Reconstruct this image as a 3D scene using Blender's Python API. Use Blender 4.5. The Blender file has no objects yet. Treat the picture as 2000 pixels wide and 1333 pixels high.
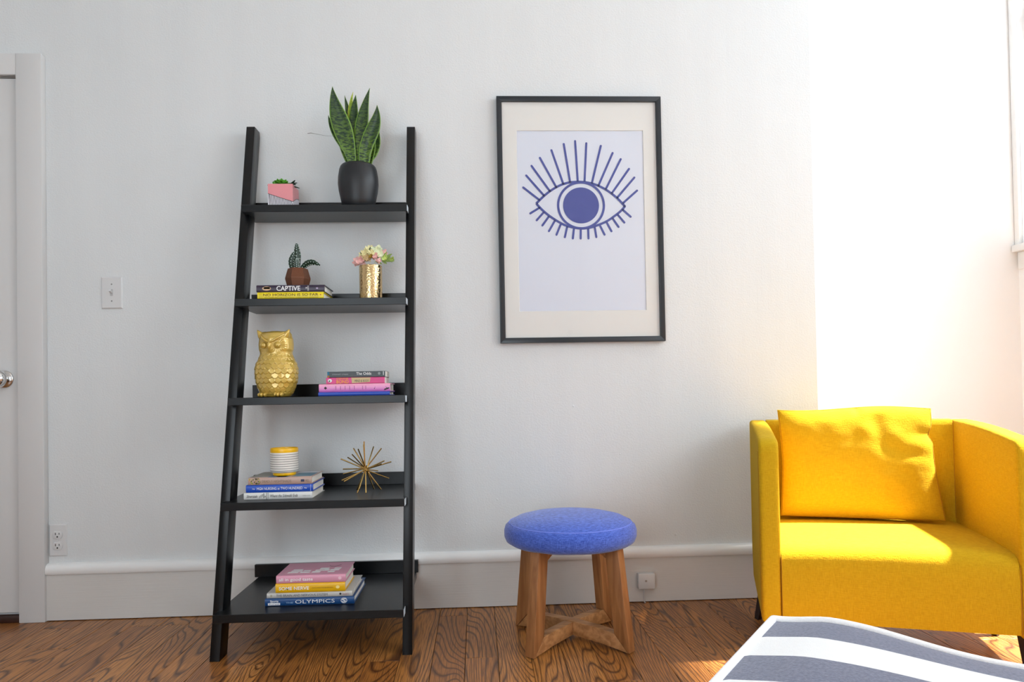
import bpy, bmesh, math, random
from mathutils import Vector, Matrix, noise as mnoise
random.seed(7)
S = bpy.context.scene
COL = S.collection
R = math.radians

# ------------------------------------------------------------------ camera
D, H = 2.58, 0.771
yaw, pitch, roll = R(2.8), R(0.9), 0.0177
fw = Vector((math.sin(yaw)*math.cos(pitch), math.cos(yaw)*math.cos(pitch), math.sin(pitch)))
r0 = Vector((math.cos(yaw), -math.sin(yaw), 0)); u0 = r0.cross(fw)
rt = math.cos(roll)*r0 - math.sin(roll)*u0
up = math.sin(roll)*r0 + math.cos(roll)*u0
cam_d = bpy.data.cameras.new('camera'); cam = bpy.data.objects.new('camera', cam_d); COL.objects.link(cam)
m = Matrix((rt, up, -fw)).transposed().to_4x4(); m.translation = Vector((0, -D, H))
cam.matrix_world = m
cam_d.sensor_width = 36; cam_d.lens = 1380/2000*36; cam_d.shift_y = 80.5/2000; cam_d.clip_start = 0.02
S.camera = cam

# ------------------------------------------------------------------ view, world, sun, window light and added fill
S.view_settings.view_transform = 'Standard'; S.view_settings.look = 'None'
S.view_settings.gamma = 1; S.view_settings.use_curve_mapping = False
S.view_settings.exposure = 0.27
S.cycles.max_bounces = 8; S.cycles.diffuse_bounces = 5; S.cycles.sample_clamp_indirect = 6
w = bpy.data.worlds.new('sky'); S.world = w; w.use_nodes = True
bg = w.node_tree.nodes['Background']; bg.inputs[0].default_value = (0.80, 0.90, 1.0, 1); bg.inputs[1].default_value = 1.0

def lamp(name, kind, loc, to, energy, color, **kw):
    d = bpy.data.lights.new(name, kind); o = bpy.data.objects.new(name, d); COL.objects.link(o)
    d.energy = energy; d.color = color; o.location = loc
    o.rotation_euler = (Vector(to)).to_track_quat('-Z', 'Y').to_euler()
    for k, v in kw.items(): setattr(d, k, v)
    return o
SUN = Vector((0.49, 0.004, 0.87)).normalized()
lamp('sun', 'SUN', (4, 0, 6), -SUN, 25.0, (1.0, 0.96, 0.88), angle=R(3.0))
XR = 2.46                                  # right wall
WIN = [(0.02, 0.47, 1.40, 3.42, 46, 3.42), (-1.00, -0.10, 0.40, 3.46, 5, 1.4), (-2.62, -1.42, 0.80, 3.42, 64, 3.1)]
for y0, y1, z0, z1, e, zt in WIN:              # daylight entering through each window opening
    lamp('window_or_fill_light', 'AREA', (XR+0.16, (y0+y1)/2, (z0+zt)/2), (-1, 0, 0), e, (0.84, 0.935, 1.0),
         shape='RECTANGLE', size=zt-z0, size_y=y1-y0)
WF = (-1.45, -0.26, 0.35, 1.85)              # made-up window behind the camera, added for fill light
lamp('window_or_fill_light', 'AREA', ((WF[0]+WF[1])/2, -2.78-.13, (WF[2]+WF[3])/2), (0, 1, 0), 21, (0.84, 0.935, 1.0), shape='RECTANGLE', size=WF[1]-WF[0], size_y=WF[3]-WF[2])  # added fill lamp for the lower walls, set behind the made-up window

# ------------------------------------------------------------------ helpers
def lin(h):
    h = h.lstrip('#'); c = [int(h[i:i+2], 16)/255 for i in (0, 2, 4)]
    return tuple(x/12.92 if x <= .04045 else ((x+.055)/1.055)**2.4 for x in c) + (1,)
def mat(name, color, rough=.6, metal=0, spec=.5, bump=None, vary=0, coat=0, trans=0, sheen=0):
    """bump=(scale, strength, (sx,sy,sz)); vary = brightness mottling"""
    m = bpy.data.materials.new(name); m.use_nodes = True
    nt = m.node_tree; b = nt.nodes['Principled BSDF']
    c = lin(color) if isinstance(color, str) else tuple(color)+(1,)
    b.inputs['Base Color'].default_value = c
    b.inputs['Roughness'].default_value = rough; b.inputs['Metallic'].default_value = metal
    b.inputs['Specular IOR Level'].default_value = spec
    b.inputs['Coat Weight'].default_value = coat; b.inputs['Coat Roughness'].default_value = .08
    b.inputs['Transmission Weight'].default_value = trans
    if sheen: b.inputs['Sheen Weight'].default_value = sheen; b.inputs['Sheen Roughness'].default_value = .5
    tc = nt.nodes.new('ShaderNodeTexCoord')
    if bump:
        mp = nt.nodes.new('ShaderNodeMapping'); mp.inputs['Scale'].default_value = bump[2] if len(bump) > 2 else (1, 1, 1)
        nt.links.new(tc.outputs['Object'], mp.inputs[0])
        n = nt.nodes.new('ShaderNodeTexNoise'); n.inputs['Scale'].default_value = bump[0]; n.inputs['Detail'].default_value = 3
        nt.links.new(mp.outputs[0], n.inputs['Vector'])
        bp = nt.nodes.new('ShaderNodeBump'); bp.inputs['Strength'].default_value = bump[1]; bp.inputs['Distance'].default_value = .002
        nt.links.new(n.outputs[0], bp.inputs['Height']); nt.links.new(bp.outputs[0], b.inputs['Normal'])
        if vary:
            mx = nt.nodes.new('ShaderNodeMix'); mx.data_type = 'RGBA'
            mx.inputs[6].default_value = tuple(x*(1-vary) for x in c[:3])+(1,)
            mx.inputs[7].default_value = tuple(min(1, x*(1+vary)) for x in c[:3])+(1,)
            nt.links.new(n.outputs[0], mx.inputs[0]); nt.links.new(mx.outputs[2], b.inputs['Base Color'])
    return m
def tag(o, label=None, cat=None, group=None, kind=None):
    if label: o['label'] = label
    if cat: o['category'] = cat
    if group: o['group'] = group
    if kind: o['kind'] = kind
    return o
def thing(name, label, cat, loc=(0, 0, 0), rz=0, group=None):
    o = bpy.data.objects.new(name, None); COL.objects.link(o); o.empty_display_size = .05
    o.location = loc; o.rotation_euler = (0, 0, rz); return tag(o, label, cat, group)
def finish(bm, ang=38):
    bmesh.ops.recalc_face_normals(bm, faces=bm.faces)
    for f in bm.faces: f.smooth = True
    for e in bm.edges:
        if len(e.link_faces) == 2 and e.calc_face_angle(0) > R(ang): e.smooth = False
def obj(name, bm, m, parent=None, ang=38, recalc=True):
    me = bpy.data.meshes.new(name)
    if isinstance(bm, bpy.types.Mesh): me = bm
    else:
        if recalc: finish(bm, ang)
        bm.to_mesh(me); bm.free()
    if m and not me.materials: 
        for k in (m if isinstance(m, (list, tuple)) else [m]): me.materials.append(k)
    o = bpy.data.objects.new(name, me); COL.objects.link(o)
    if parent: o.parent = parent
    return o
def box_bm(x0, x1, y0, y1, z0, z1, bev=0, seg=2, bm=None):
    own = bmesh.new()
    bmesh.ops.create_cube(own, size=1)
    for v in own.verts:
        v.co = Vector(((x0+x1)/2+v.co.x*(x1-x0), (y0+y1)/2+v.co.y*(y1-y0), (z0+z1)/2+v.co.z*(z1-z0)))
    if bev: bmesh.ops.bevel(own, geom=own.edges[:]+own.verts[:], offset=bev, segments=seg, affect='EDGES', profile=.5)
    if bm is None: return own
    me = bpy.data.meshes.new('t'); own.to_mesh(me); own.free(); bm.from_mesh(me); bpy.data.meshes.remove(me)
    return bm
def box(name, x0, x1, y0, y1, z0, z1, m, parent=None, bev=0, seg=2):
    return obj(name, box_bm(x0, x1, y0, y1, z0, z1, bev, seg), m, parent)
def prism(pts, axis, a, b, bm=None, bev=0):
    """extrude a 2D polygon along an axis from a to b"""
    bm2 = bmesh.new()
    def P(p, t): 
        return Vector((t, p[0], p[1])) if axis == 'x' else Vector((p[0], t, p[1])) if axis == 'y' else Vector((p[0], p[1], t))
    A = [bm2.verts.new(P(p, a)) for p in pts]; B = [bm2.verts.new(P(p, b)) for p in pts]
    bm2.faces.new(A); bm2.faces.new(B[::-1])
    n = len(pts)
    for i in range(n): bm2.faces.new((A[i], B[i], B[(i+1) % n], A[(i+1) % n]))
    bmesh.ops.recalc_face_normals(bm2, faces=bm2.faces)
    if bev: bmesh.ops.bevel(bm2, geom=bm2.edges[:]+bm2.verts[:], offset=bev, segments=2, affect='EDGES', profile=.5)
    if bm is None: return bm2
    me = bpy.data.meshes.new('t'); bm2.to_mesh(me); bm2.free(); bm.from_mesh(me); bpy.data.meshes.remove(me)
    return bm
def lathe_bm(prof, n=48, cx=0, cy=0, close=True, bm=None):
    bm = bm or bmesh.new(); rings = []
    for r, z in prof:
        if r < 1e-6: rings.append([bm.verts.new((cx, cy, z))])
        else: rings.append([bm.verts.new((cx+r*math.cos(2*math.pi*i/n), cy+r*math.sin(2*math.pi*i/n), z)) for i in range(n)])
    for a, b in zip(rings, rings[1:]):
        for i in range(n):
            j = (i+1) % n
            if len(a) == 1 and len(b) == 1: continue
            if len(a) == 1: bm.faces.new((a[0], b[i], b[j]))
            elif len(b) == 1: bm.faces.new((a[i], a[j], b[0]))
            else: bm.faces.new((a[i], a[j], b[j], b[i]))
    return bm
def tube_bm(path, rad, n=10, bm=None, star=0, squash=1):
    """tube along 3D points, rad a number or list; star = ridge depth"""
    bm = bm or bmesh.new(); P = [Vector(p) for p in path]; k = len(P)
    if not isinstance(rad, (list, tuple)): rad = [rad]*k
    rings = []; ref = Vector((0, -1, 0))
    for i in range(k):
        t = (P[min(i+1, k-1)]-P[max(i-1, 0)]).normalized()
        a = ref - t*ref.dot(t)
        if a.length < .1: a = Vector((1, 0, 0)) - t*t.x
        a.normalize(); b = t.cross(a)
        ring = []
        for j in range(n):
            th = 2*math.pi*j/n; rr = rad[i]*(1 - (star if j % 2 else 0))
            ring.append(bm.verts.new(P[i] + a*math.cos(th)*rr*squash + b*math.sin(th)*rr))
        rings.append(ring)
    for A, B in zip(rings, rings[1:]):
        for j in range(n): bm.faces.new((A[j], A[(j+1) % n], B[(j+1) % n], B[j]))
    bm.faces.new(rings[0][::-1]); bm.faces.new(rings[-1])
    return bm
def ball_bm(c, r, sub=2, sc=(1, 1, 1), bm=None, rot=None):
    bm = bm or bmesh.new()
    res = bmesh.ops.create_icosphere(bm, subdivisions=sub, radius=1)
    for v in res['verts']:
        p = Vector((v.co.x*r*sc[0], v.co.y*r*sc[1], v.co.z*r*sc[2]))
        if rot: p = rot @ p
        v.co = p + Vector(c)
    return bm
def flat_y(pts, y, bm=None, t=.0004):
    """flat print polygon in the xz plane facing -y, a hair thick"""
    return prism(pts, 'y', y, y-t, bm)
def text(name, s, x0, x1, z0, z1, y, m, parent, facing='front', shear=0, bold=0):
    """lettering fitted to a rectangle; local coords of parent, facing -y ('front') or +z ('top')"""
    cu = bpy.data.curves.new(name, 'FONT'); cu.body = s; cu.extrude = .01; cu.resolution_u = 3; cu.shear = shear; cu.offset = bold
    to = bpy.data.objects.new('t', cu); COL.objects.link(to)
    dg = bpy.context.evaluated_depsgraph_get(); dg.update()
    me = bpy.data.meshes.new_from_object(to.evaluated_get(dg))
    bpy.data.objects.remove(to); bpy.data.curves.remove(cu)
    xs = [v.co.x for v in me.vertices]; ys = [v.co.y for v in me.vertices]
    if not xs: return
    ax, bx, ay, by = min(xs), max(xs), min(ys), max(ys)
    for v in me.vertices:
        X = x0+(v.co.x-ax)/(bx-ax)*(x1-x0); Z = z0+(v.co.y-ay)/(by-ay)*(z1-z0)
        d = (v.co.z+.01)*.02
        v.co = (X, y-d, Z) if facing == 'front' else (X, Z, y+d)
    me.materials.clear()
    o = obj(name, me, m, parent)
    return o
def uv_strip(bm, rows):
    """rows: list of rows of verts -> quads with uv (u across, v along)"""
    uvl = bm.loops.layers.uv.verify(); n = len(rows)
    for i in range(n-1):
        k = len(rows[i])
        for j in range(k-1):
            f = bm.faces.new((rows[i][j], rows[i][j+1], rows[i+1][j+1], rows[i+1][j]))
            for l, (a, b) in zip(f.loops, ((j, i), (j+1, i), (j+1, i+1), (j, i+1))): l[uvl].uv = (a/(k-1), b/(n-1))

# ------------------------------------------------------------------ materials
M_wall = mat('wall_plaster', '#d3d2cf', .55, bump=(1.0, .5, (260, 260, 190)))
def plaster(m, base, lo, hi):
    nt = m.node_tree; b = nt.nodes['Principled BSDF']
    tc = nt.nodes.new('ShaderNodeTexCoord')
    def nz(sc, s, det=4):
        mp = nt.nodes.new('ShaderNodeMapping'); mp.inputs['Scale'].default_value = sc; nt.links.new(tc.outputs['Object'], mp.inputs[0])
        n = nt.nodes.new('ShaderNodeTexNoise'); n.inputs['Scale'].default_value = s; n.inputs['Detail'].default_value = det
        nt.links.new(mp.outputs[0], n.inputs['Vector']); return n.outputs[0]
    fine = nz((1, 1, 1), 170, 3); smear = nz((9, 9, 1.1), 1, 4); big = nz((1, 1, 1), 3.0, 5)
    def mth(op, a, b_):
        k = nt.nodes.new('ShaderNodeMath'); k.operation = op
        for i, x in enumerate((a, b_)):
            if isinstance(x, (int, float)): k.inputs[i].default_value = x
            else: nt.links.new(x, k.inputs[i])
        return k.outputs[0]
    h = mth('ADD', mth('MULTIPLY', fine, .0011), mth('ADD', mth('MULTIPLY', smear, .0022), mth('MULTIPLY', big, .006)))
    bp = nt.nodes.new('ShaderNodeBump'); bp.inputs['Strength'].default_value = .8; bp.inputs['Distance'].default_value = 1
    nt.links.new(h, bp.inputs['Height']); nt.links.new(bp.outputs[0], b.inputs['Normal'])
    mx = nt.nodes.new('ShaderNodeMix'); mx.data_type = 'RGBA'
    mx.inputs[6].default_value = lin(lo); mx.inputs[7].default_value = lin(hi)
    nt.links.new(smear, mx.inputs[0]); nt.links.new(mx.outputs[2], b.inputs['Base Color'])
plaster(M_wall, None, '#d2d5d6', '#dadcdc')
M_white = mat('white_trim_paint', '#e9e9e8', .35, bump=(40, .15))
M_alcove = mat('light_lifted_wall_white', '#f1f1f1', .5, bump=(150, .12))  # whiter than the near wall, so the colour carries the alcove's brighter light
M_casing = mat('casing_paint', '#cfcecd', .4, bump=(60, .12))
M_base = mat('baseboard_paint', '#cfccc8', .5, bump=(1, .25, (4, 4, 420)))
M_ceil = mat('ceiling_paint', '#eeeeec', .8)
M_plate = mat('white_plastic', '#d3d3d3', .3)
M_dark = mat('dark_slot', '#1c1918', .6)
M_chrome = mat('chrome', '#dcdcdc', .06, metal=1)
M_black = mat('black_lacquered_wood', '#060709', .3, spec=.34, bump=(300, .06))
M_gap = mat('dark_joint', '#120a06', .8)

def floor_mat():
    m = bpy.data.materials.new('oak_plank'); m.use_nodes = True; nt = m.node_tree; N = nt.nodes; L = nt.links
    b = N['Principled BSDF']; tc = N.new('ShaderNodeTexCoord'); oi = N.new('ShaderNodeObjectInfo')
    def mth(op, a, b_=0, c=None):
        k = N.new('ShaderNodeMath'); k.operation = op
        for i, x in enumerate((a, b_) if c is None else (a, b_, c)):
            if isinstance(x, (int, float)): k.inputs[i].default_value = x
            else: L.new(x, k.inputs[i])
        return k.outputs[0]
    rnd = mth('MULTIPLY', oi.outputs['Random'], 57.0)
    cb = N.new('ShaderNodeCombineXYZ'); L.new(rnd, cb.inputs[0]); L.new(mth('MULTIPLY', rnd, 1.7), cb.inputs[1]); L.new(rnd, cb.inputs[2])
    def vec(sc):
        mp = N.new('ShaderNodeMapping'); mp.inputs['Scale'].default_value = sc; L.new(tc.outputs['Object'], mp.inputs[0])
        ad = N.new('ShaderNodeVectorMath'); ad.operation = 'ADD'; L.new(mp.outputs[0], ad.inputs[0]); L.new(cb.outputs[0], ad.inputs[1]); return ad.outputs[0]
    def nz(v, s, det, dis=0, rough=.5):
        n = N.new('ShaderNodeTexNoise'); n.inputs['Scale'].default_value = s; n.inputs['Detail'].default_value = det
        n.inputs['Distortion'].default_value = dis; n.inputs['Roughness'].default_value = rough; L.new(v, n.inputs['Vector']); return n.outputs[0]
    fig = nz(vec((6.5, .75, 4)), 1, 1.6, .05, .35)                      # slow field whose contours are the growth rings
    ring = mth('FRACT', mth('MULTIPLY', fig, 36))
    tri = mth('ABSOLUTE', mth('SUBTRACT', ring, .5))                 # 0..0.5
    r1 = N.new('ShaderNodeValToRGB'); L.new(tri, r1.inputs[0])
    r1.color_ramp.elements[0].position = .0; r1.color_ramp.elements[0].color = (0, 0, 0, 1)
    r1.color_ramp.elements[1].position = .22; r1.color_ramp.elements[1].color = (1, 1, 1, 1)
    pore = nz(vec((420, 11, 10)), 1, 2)
    r2 = N.new('ShaderNodeValToRGB'); L.new(pore, r2.inputs[0])
    r2.color_ramp.elements[0].position = .38; r2.color_ramp.elements[0].color = (.35, .35, .35, 1); r2.color_ramp.elements[1].position = .55
    mask = mth('MULTIPLY', r1.outputs[0], r2.outputs[0])
    lo = N.new('ShaderNodeMix'); lo.data_type = 'RGBA'; L.new(oi.outputs['Random'], lo.inputs[0])
    lo.inputs[6].default_value = (.40, .145, .030, 1); lo.inputs[7].default_value = (.60, .25, .060, 1)
    dk = N.new('ShaderNodeMix'); dk.data_type = 'RGBA'; L.new(mask, dk.inputs[0])
    dk.inputs[6].default_value = (.085, .028, .009, 1); L.new(lo.outputs[2], dk.inputs[7])
    big = nz(vec((5, 1.4, 1)), 1, 2)
    mul = N.new('ShaderNodeMix'); mul.data_type = 'RGBA'; mul.blend_type = 'MULTIPLY'; mul.inputs[0].default_value = .3
    L.new(dk.outputs[2], mul.inputs[6]); L.new(big, mul.inputs[7])
    hs = N.new('ShaderNodeHueSaturation'); hs.inputs['Saturation'].default_value = 1.0; hs.inputs['Value'].default_value = 1.0
    L.new(mul.outputs[2], hs.inputs['Color']); L.new(hs.outputs[0], b.inputs['Base Color'])
    b.inputs['Roughness'].default_value = .42; b.inputs['Specular IOR Level'].default_value = .3; b.inputs['Coat Weight'].default_value = .28; b.inputs['Coat Roughness'].default_value = .16
    bp = N.new('ShaderNodeBump'); bp.inputs['Strength'].default_value = .35; bp.inputs['Distance'].default_value = .0008
    L.new(mask, bp.inputs['Height']); L.new(bp.outputs[0], b.inputs['Normal'])
    return m
M_oak = floor_mat()

def wood_mat(name, a, b_, sc=(30, 30, 3), rough=.45):
    m = mat(name, a, rough); nt = m.node_tree; N = nt.nodes; L = nt.links; b = N['Principled BSDF']
    tc = N.new('ShaderNodeTexCoord'); mp = N.new('ShaderNodeMapping'); mp.inputs['Scale'].default_value = sc; L.new(tc.outputs['Object'], mp.inputs[0])
    n = N.new('ShaderNodeTexNoise'); n.inputs['Scale'].default_value = 1.6; n.inputs['Detail'].default_value = 5; n.inputs['Distortion'].default_value = .5
    L.new(mp.outputs[0], n.inputs['Vector'])
    mx = N.new('ShaderNodeMix'); mx.data_type = 'RGBA'; mx.inputs[6].default_value = lin(a); mx.inputs[7].default_value = lin(b_)
    rp = N.new('ShaderNodeValToRGB'); rp.color_ramp.elements[0].position = .35; rp.color_ramp.elements[1].position = .65
    L.new(n.outputs[0], rp.inputs[0]); L.new(rp.outputs[0], mx.inputs[0]); L.new(mx.outputs[2], b.inputs['Base Color'])
    return m
def fabric_mat(name, a, b_, scale=620, strength=.5, rough=.9, sheen=.25):
    """woven cloth: two crossed fine stretched noises"""
    m = mat(name, a, rough, spec=.2, sheen=sheen); nt = m.node_tree; N = nt.nodes; L = nt.links; b = N['Principled BSDF']
    tc = N.new('ShaderNodeTexCoord'); outs = []
    for sc in ((scale, scale, scale*.12), (scale*.12, scale*.12, scale)):
        mp = N.new('ShaderNodeMapping'); mp.inputs['Scale'].default_value = sc; L.new(tc.outputs['Object'], mp.inputs[0])
        n = N.new('ShaderNodeTexNoise'); n.inputs['Scale'].default_value = 1; n.inputs['Detail'].default_value = 1; L.new(mp.outputs[0], n.inputs['Vector']); outs.append(n.outputs[0])
    ad = N.new('ShaderNodeMath'); ad.operation = 'ADD'; L.new(outs[0], ad.inputs[0]); L.new(outs[1], ad.inputs[1])
    mr = N.new('ShaderNodeMapRange'); mr.inputs[1].default_value = .7; mr.inputs[2].default_value = 1.3; L.new(ad.outputs[0], mr.inputs[0])
    mx = N.new('ShaderNodeMix'); mx.data_type = 'RGBA'; mx.inputs[6].default_value = lin(a); mx.inputs[7].default_value = lin(b_)
    L.new(mr.outputs[0], mx.inputs[0]); L.new(mx.outputs[2], b.inputs['Base Color'])
    bp = N.new('ShaderNodeBump'); bp.inputs['Strength'].default_value = strength; bp.inputs['Distance'].default_value = .0008
    L.new(mr.outputs[0], bp.inputs['Height']); L.new(bp.outputs[0], b.inputs['Normal'])
    return m

# ------------------------------------------------------------------ room shell
XL, YF, YA, ZC = -3.2, -2.78, 0.50, 3.6
fl = tag(box('floor', XL, XR, YF, YA, -.05, -.012, M_gap), kind='structure')
PW, GAP = .0955, .0011
pl_meshes = {}
def plank_mesh(L_):
    k = round(L_, 2)
    if k not in pl_meshes:
        bm = box_bm(0, PW-GAP, 0, L_-.0012, -.012, 0, .0007, 1)
        finish(bm); me = bpy.data.meshes.new('plank'); bm.to_mesh(me); bm.free(); me.materials.append(M_oak); pl_meshes[k] = me
    return pl_meshes[k]
x = XL; i = 0
while x < XR-.001:
    y = YA; first = True
    start = random.choice([.45, .6, .8, 1.0, 1.2])
    while y > YF+.01:
        L_ = start if first else random.choice([.9, 1.2, 1.5])
        first = False
        L_ = min(L_, y-YF)
        if L_ < .25 and y-L_ <= YF+.01: L_ = y-YF
        if x + PW < XL + 1.3: L_ = y-YF                                  # beyond the left edge of the picture
        y -= L_
        o = obj('plank', plank_mesh(L_), None, fl); o.location = (x, y, 0)
        if x+PW > XR: o.scale.x = (XR-x)/PW
    x += PW
XC = 1.268                                                             # end of the near wall, start of the window alcove
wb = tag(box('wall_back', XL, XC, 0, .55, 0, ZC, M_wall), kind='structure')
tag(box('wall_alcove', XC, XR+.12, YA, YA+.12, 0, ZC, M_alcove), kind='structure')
tag(box('wall_left', XL-.1, XL, YF, .0, 0, ZC, M_alcove), kind='structure')
tag(box('ceiling', XL-.1, XR+.12, YF-.1, YA+.12, ZC, ZC+.1, M_ceil), kind='structure')
bm = box_bm(XL-.1, WF[0], YF-.12, YF, 0, ZC); box_bm(WF[1], XR+.12, YF-.12, YF, 0, ZC, bm=bm)
box_bm(WF[0], WF[1], YF-.12, YF, 0, WF[2], bm=bm); box_bm(WF[0], WF[1], YF-.12, YF, WF[3], ZC, bm=bm)
tag(obj('wall_front', bm, M_alcove), kind='structure')
bm = bmesh.new()                                                        # right wall with two window openings
for a, b in ((YF, WIN[2][0]), (WIN[2][1], WIN[1][0]), (WIN[1][1], WIN[0][0]), (WIN[0][1], YA)): box_bm(XR, XR+.12, a, b, 0, ZC, bm=bm)
for y0, y1, z0, z1, e, zt in WIN:
    box_bm(XR, XR+.12, y0, y1, 0, z0, bm=bm); box_bm(XR, XR+.12, y0, y1, z1, ZC, bm=bm)
tag(obj('wall_right', bm, M_alcove), kind='structure')
def glass_mat():
    m = bpy.data.materials.new('clear_glass'); m.use_nodes = True; nt = m.node_tree; N = nt.nodes
    for n in list(N): N.remove(n)
    out = N.new('ShaderNodeOutputMaterial'); tr = N.new('ShaderNodeBsdfTransparent'); gl = N.new('ShaderNodeBsdfGlossy'); gl.inputs['Roughness'].default_value = .01
    fr = N.new('ShaderNodeFresnel'); fr.inputs[0].default_value = 1.5; mx = N.new('ShaderNodeMixShader')
    ge = N.new('ShaderNodeNewGeometry'); inv = N.new('ShaderNodeMath'); inv.operation = 'SUBTRACT'; inv.inputs[0].default_value = 1; nt.links.new(ge.outputs['Backfacing'], inv.inputs[1])
    ml = N.new('ShaderNodeMath'); ml.operation = 'MULTIPLY'; nt.links.new(fr.outputs[0], ml.inputs[0]); nt.links.new(inv.outputs[0], ml.inputs[1])
    nt.links.new(ml.outputs[0], mx.inputs[0]); nt.links.new(tr.outputs[0], mx.inputs[1]); nt.links.new(gl.outputs[0], mx.inputs[2]); nt.links.new(mx.outputs[0], out.inputs[0])
    return m
M_glass = glass_mat()
for n, (y0, y1, z0, z1, e, zt) in enumerate(WIN, 1):
    wn = tag(thing('window_%d' % n, None, None), kind='structure')
    box('sill', XR-.035, XR+.05, y0-.03, min(y1+.03, YA-.003), z0-.032, z0, M_white, wn, .004)
    box('apron', XR-.012, XR, y0-.02, min(y1+.02, YA-.003), z0-.11, z0-.032, M_white, wn, .003)
    for a, b in ((y0-.06, y0), (y1, min(y1+.06, YA-.002))): box('casing', XR-.018, XR, a, b, z0, z1+.07, M_white, wn, .003)
    box('head_casing', XR-.018, XR, y0, y1, z1, z1+.07, M_white, wn, .003)
    zm = (z0+z1)/2
    for a, b in ((z0, zm), (zm, z1)):
        bm = bmesh.new()
        box_bm(XR+.04, XR+.075, y0, y0+.045, a, b, bm=bm); box_bm(XR+.04, XR+.075, y1-.045, y1, a, b, bm=bm)
        box_bm(XR+.04, XR+.075, y0+.045, y1-.045, a, a+.045, bm=bm); box_bm(XR+.04, XR+.075, y0+.045, y1-.045, b-.045, b, bm=bm)
        sash = obj('sash', bm, M_white, wn)
        box('pane', XR+.056, XR+.059, y0+.045, y1-.045, a+.045, b-.045, M_glass, sash)

wn = tag(thing('window_4', None, None), kind='structure')  # added window, built only to go with the fill lamp
box('sill', WF[0]-.04, WF[1]+.04, YF-.05, YF+.035, WF[2]-.03, WF[2], M_white, wn, .004)
box('head_casing', WF[0]-.07, WF[1]+.07, YF, YF+.018, WF[3], WF[3]+.07, M_white, wn, .003)
for a, b in ((WF[0]-.07, WF[0]), (WF[1], WF[1]+.07)): box('casing', a, b, YF, YF+.018, WF[2], WF[3], M_white, wn, .003)
xm = (WF[0]+WF[1])/2
for a, b in ((WF[0], xm), (xm, WF[1])):
    bm = bmesh.new()
    for q in ((a, a+.045, WF[2], WF[3]), (b-.045, b, WF[2], WF[3]), (a+.045, b-.045, WF[2], WF[2]+.045), (a+.045, b-.045, WF[3]-.045, WF[3])): box_bm(q[0], q[1], YF-.08, YF-.045, q[2], q[3], bm=bm)
    sash = obj('sash', bm, M_white, wn); box('pane', a+.045, b-.045, YF-.064, YF-.061, WF[2]+.045, WF[3]-.045, M_glass, sash)

# skirting on the back wall
bb = tag(thing('baseboard_back', None, None), kind='structure')
bm = box_bm(-1.52, XC, -.016, 0, .003, .165)
obj('board', bm, M_base, bb)
prof = [(0, .163), (-.021, .163), (-.0245, .168), (-.0245, .184), (-.021, .194), (-.013, .2), (0, .2015)]
obj('cap_moulding', prism([(p[0], p[1]) for p in prof], 'x', -1.52, XC), M_white, bb)
# hairline crack in the plaster and tiny chips
ck = [(-.600, 1.7265), (-.588, 1.7285), (-.575, 1.726), (-.558, 1.7225), (-.536, 1.7185), (-.51, 1.7175), (-.488, 1.716)]
obj('crack', tube_bm([(a, -.0002, b) for a, b in ck], [.0012, .0012, .0008, .0006, .0005, .0004, .0003], 6), mat('crack_grey', '#8d8b88', .9), wb)  # crack drawn as a thin grey line that tapers off
bm = bmesh.new()
for a, b, r in ((-.217, .335, .003), (.065, .385, .003), (.52, .54, .003), (.72, .24, .005), (.80, .25, .003), (-.30, .25, .003), (.35, .72, .004), (-.05, .30, .003)):
    ball_bm((a, 0, b), r, 1, (1, .5, 1.2), bm)
obj('paint_drip', bm, M_wall, wb)

# door at the left
tr = tag(thing('trim_1', None, None), kind='structure')
box('casing', -1.608, -1.520, -.027, 0, 0, 2.002, M_casing, tr, .0025)
box('casing', -2.60, -2.512, -.027, 0, 0, 2.002, M_casing, tr, .0025)
box('head_casing', -2.512, -1.608, -.027, 0, 1.926, 2.002, M_casing, tr, .0025)
box('threshold', -2.512, -1.608, -.022, 0, 0, .026, wood_mat('dark_threshold', '#3a1c10', '#241009', (3, 30, 30)), tr, .003)
dr = tag(thing('door_1', None, None, (-1.63, -.004, 0)), kind='structure')
box('panel', -.86, .020, -.009, 0, .034, 1.918, M_casing, dr, .002)
box('weatherstrip', -.86, .020, -.012, 0, 1.9185, 1.925, mat('grey_metal_strip', '#8c8884', .35, metal=.8), dr)
prof = [(.0, -.066), (.008, -.0665), (.018, -.064), (.028, -.056), (.0325, -.045), (.031, -.034), (.022, -.024), (.0125, -.018), (.012, -.008), (.028, -.006), (.031, -.001), (0, 0)]
bm = lathe_bm([(r, -z) for r, z in prof], 40)
bmesh.ops.rotate(bm, verts=bm.verts, cent=(0, 0, 0), matrix=Matrix.Rotation(R(90), 3, 'X'))
bmesh.ops.translate(bm, verts=bm.verts, vec=(-.030, -.009, .852))
kn = obj('knob', bm, M_chrome, dr, 60); kn['label'] = 'polished chrome round knob'

# entrance door behind the camera (it shows faintly in the picture glass)
d2 = tag(thing('door_2', None, None, (.36, YF, 0)), kind='structure')
box('panel', -.42, .42, 0, .02, .01, 2.08, M_white, d2, .003)
for a, b in ((-.50, -.42), (.42, .50)): box('casing', a, b, 0, .035, 0, 2.16, M_white, d2, .004)
box('head_casing', -.42, .42, 0, .035, 2.08, 2.16, M_white, d2, .004)
for z in (1.30, 1.42):
    bm = lathe_bm([(0, .06), (.02, .058), (.028, .04), (.012, .02), (.03, .0)], 24)
    bmesh.ops.rotate(bm, verts=bm.verts, cent=(0, 0, 0), matrix=Matrix.Rotation(R(-90), 3, 'X'))
    bmesh.ops.translate(bm, verts=bm.verts, vec=(.34, .02, z-.2)); obj('lock', bm, M_chrome, d2)

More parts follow.
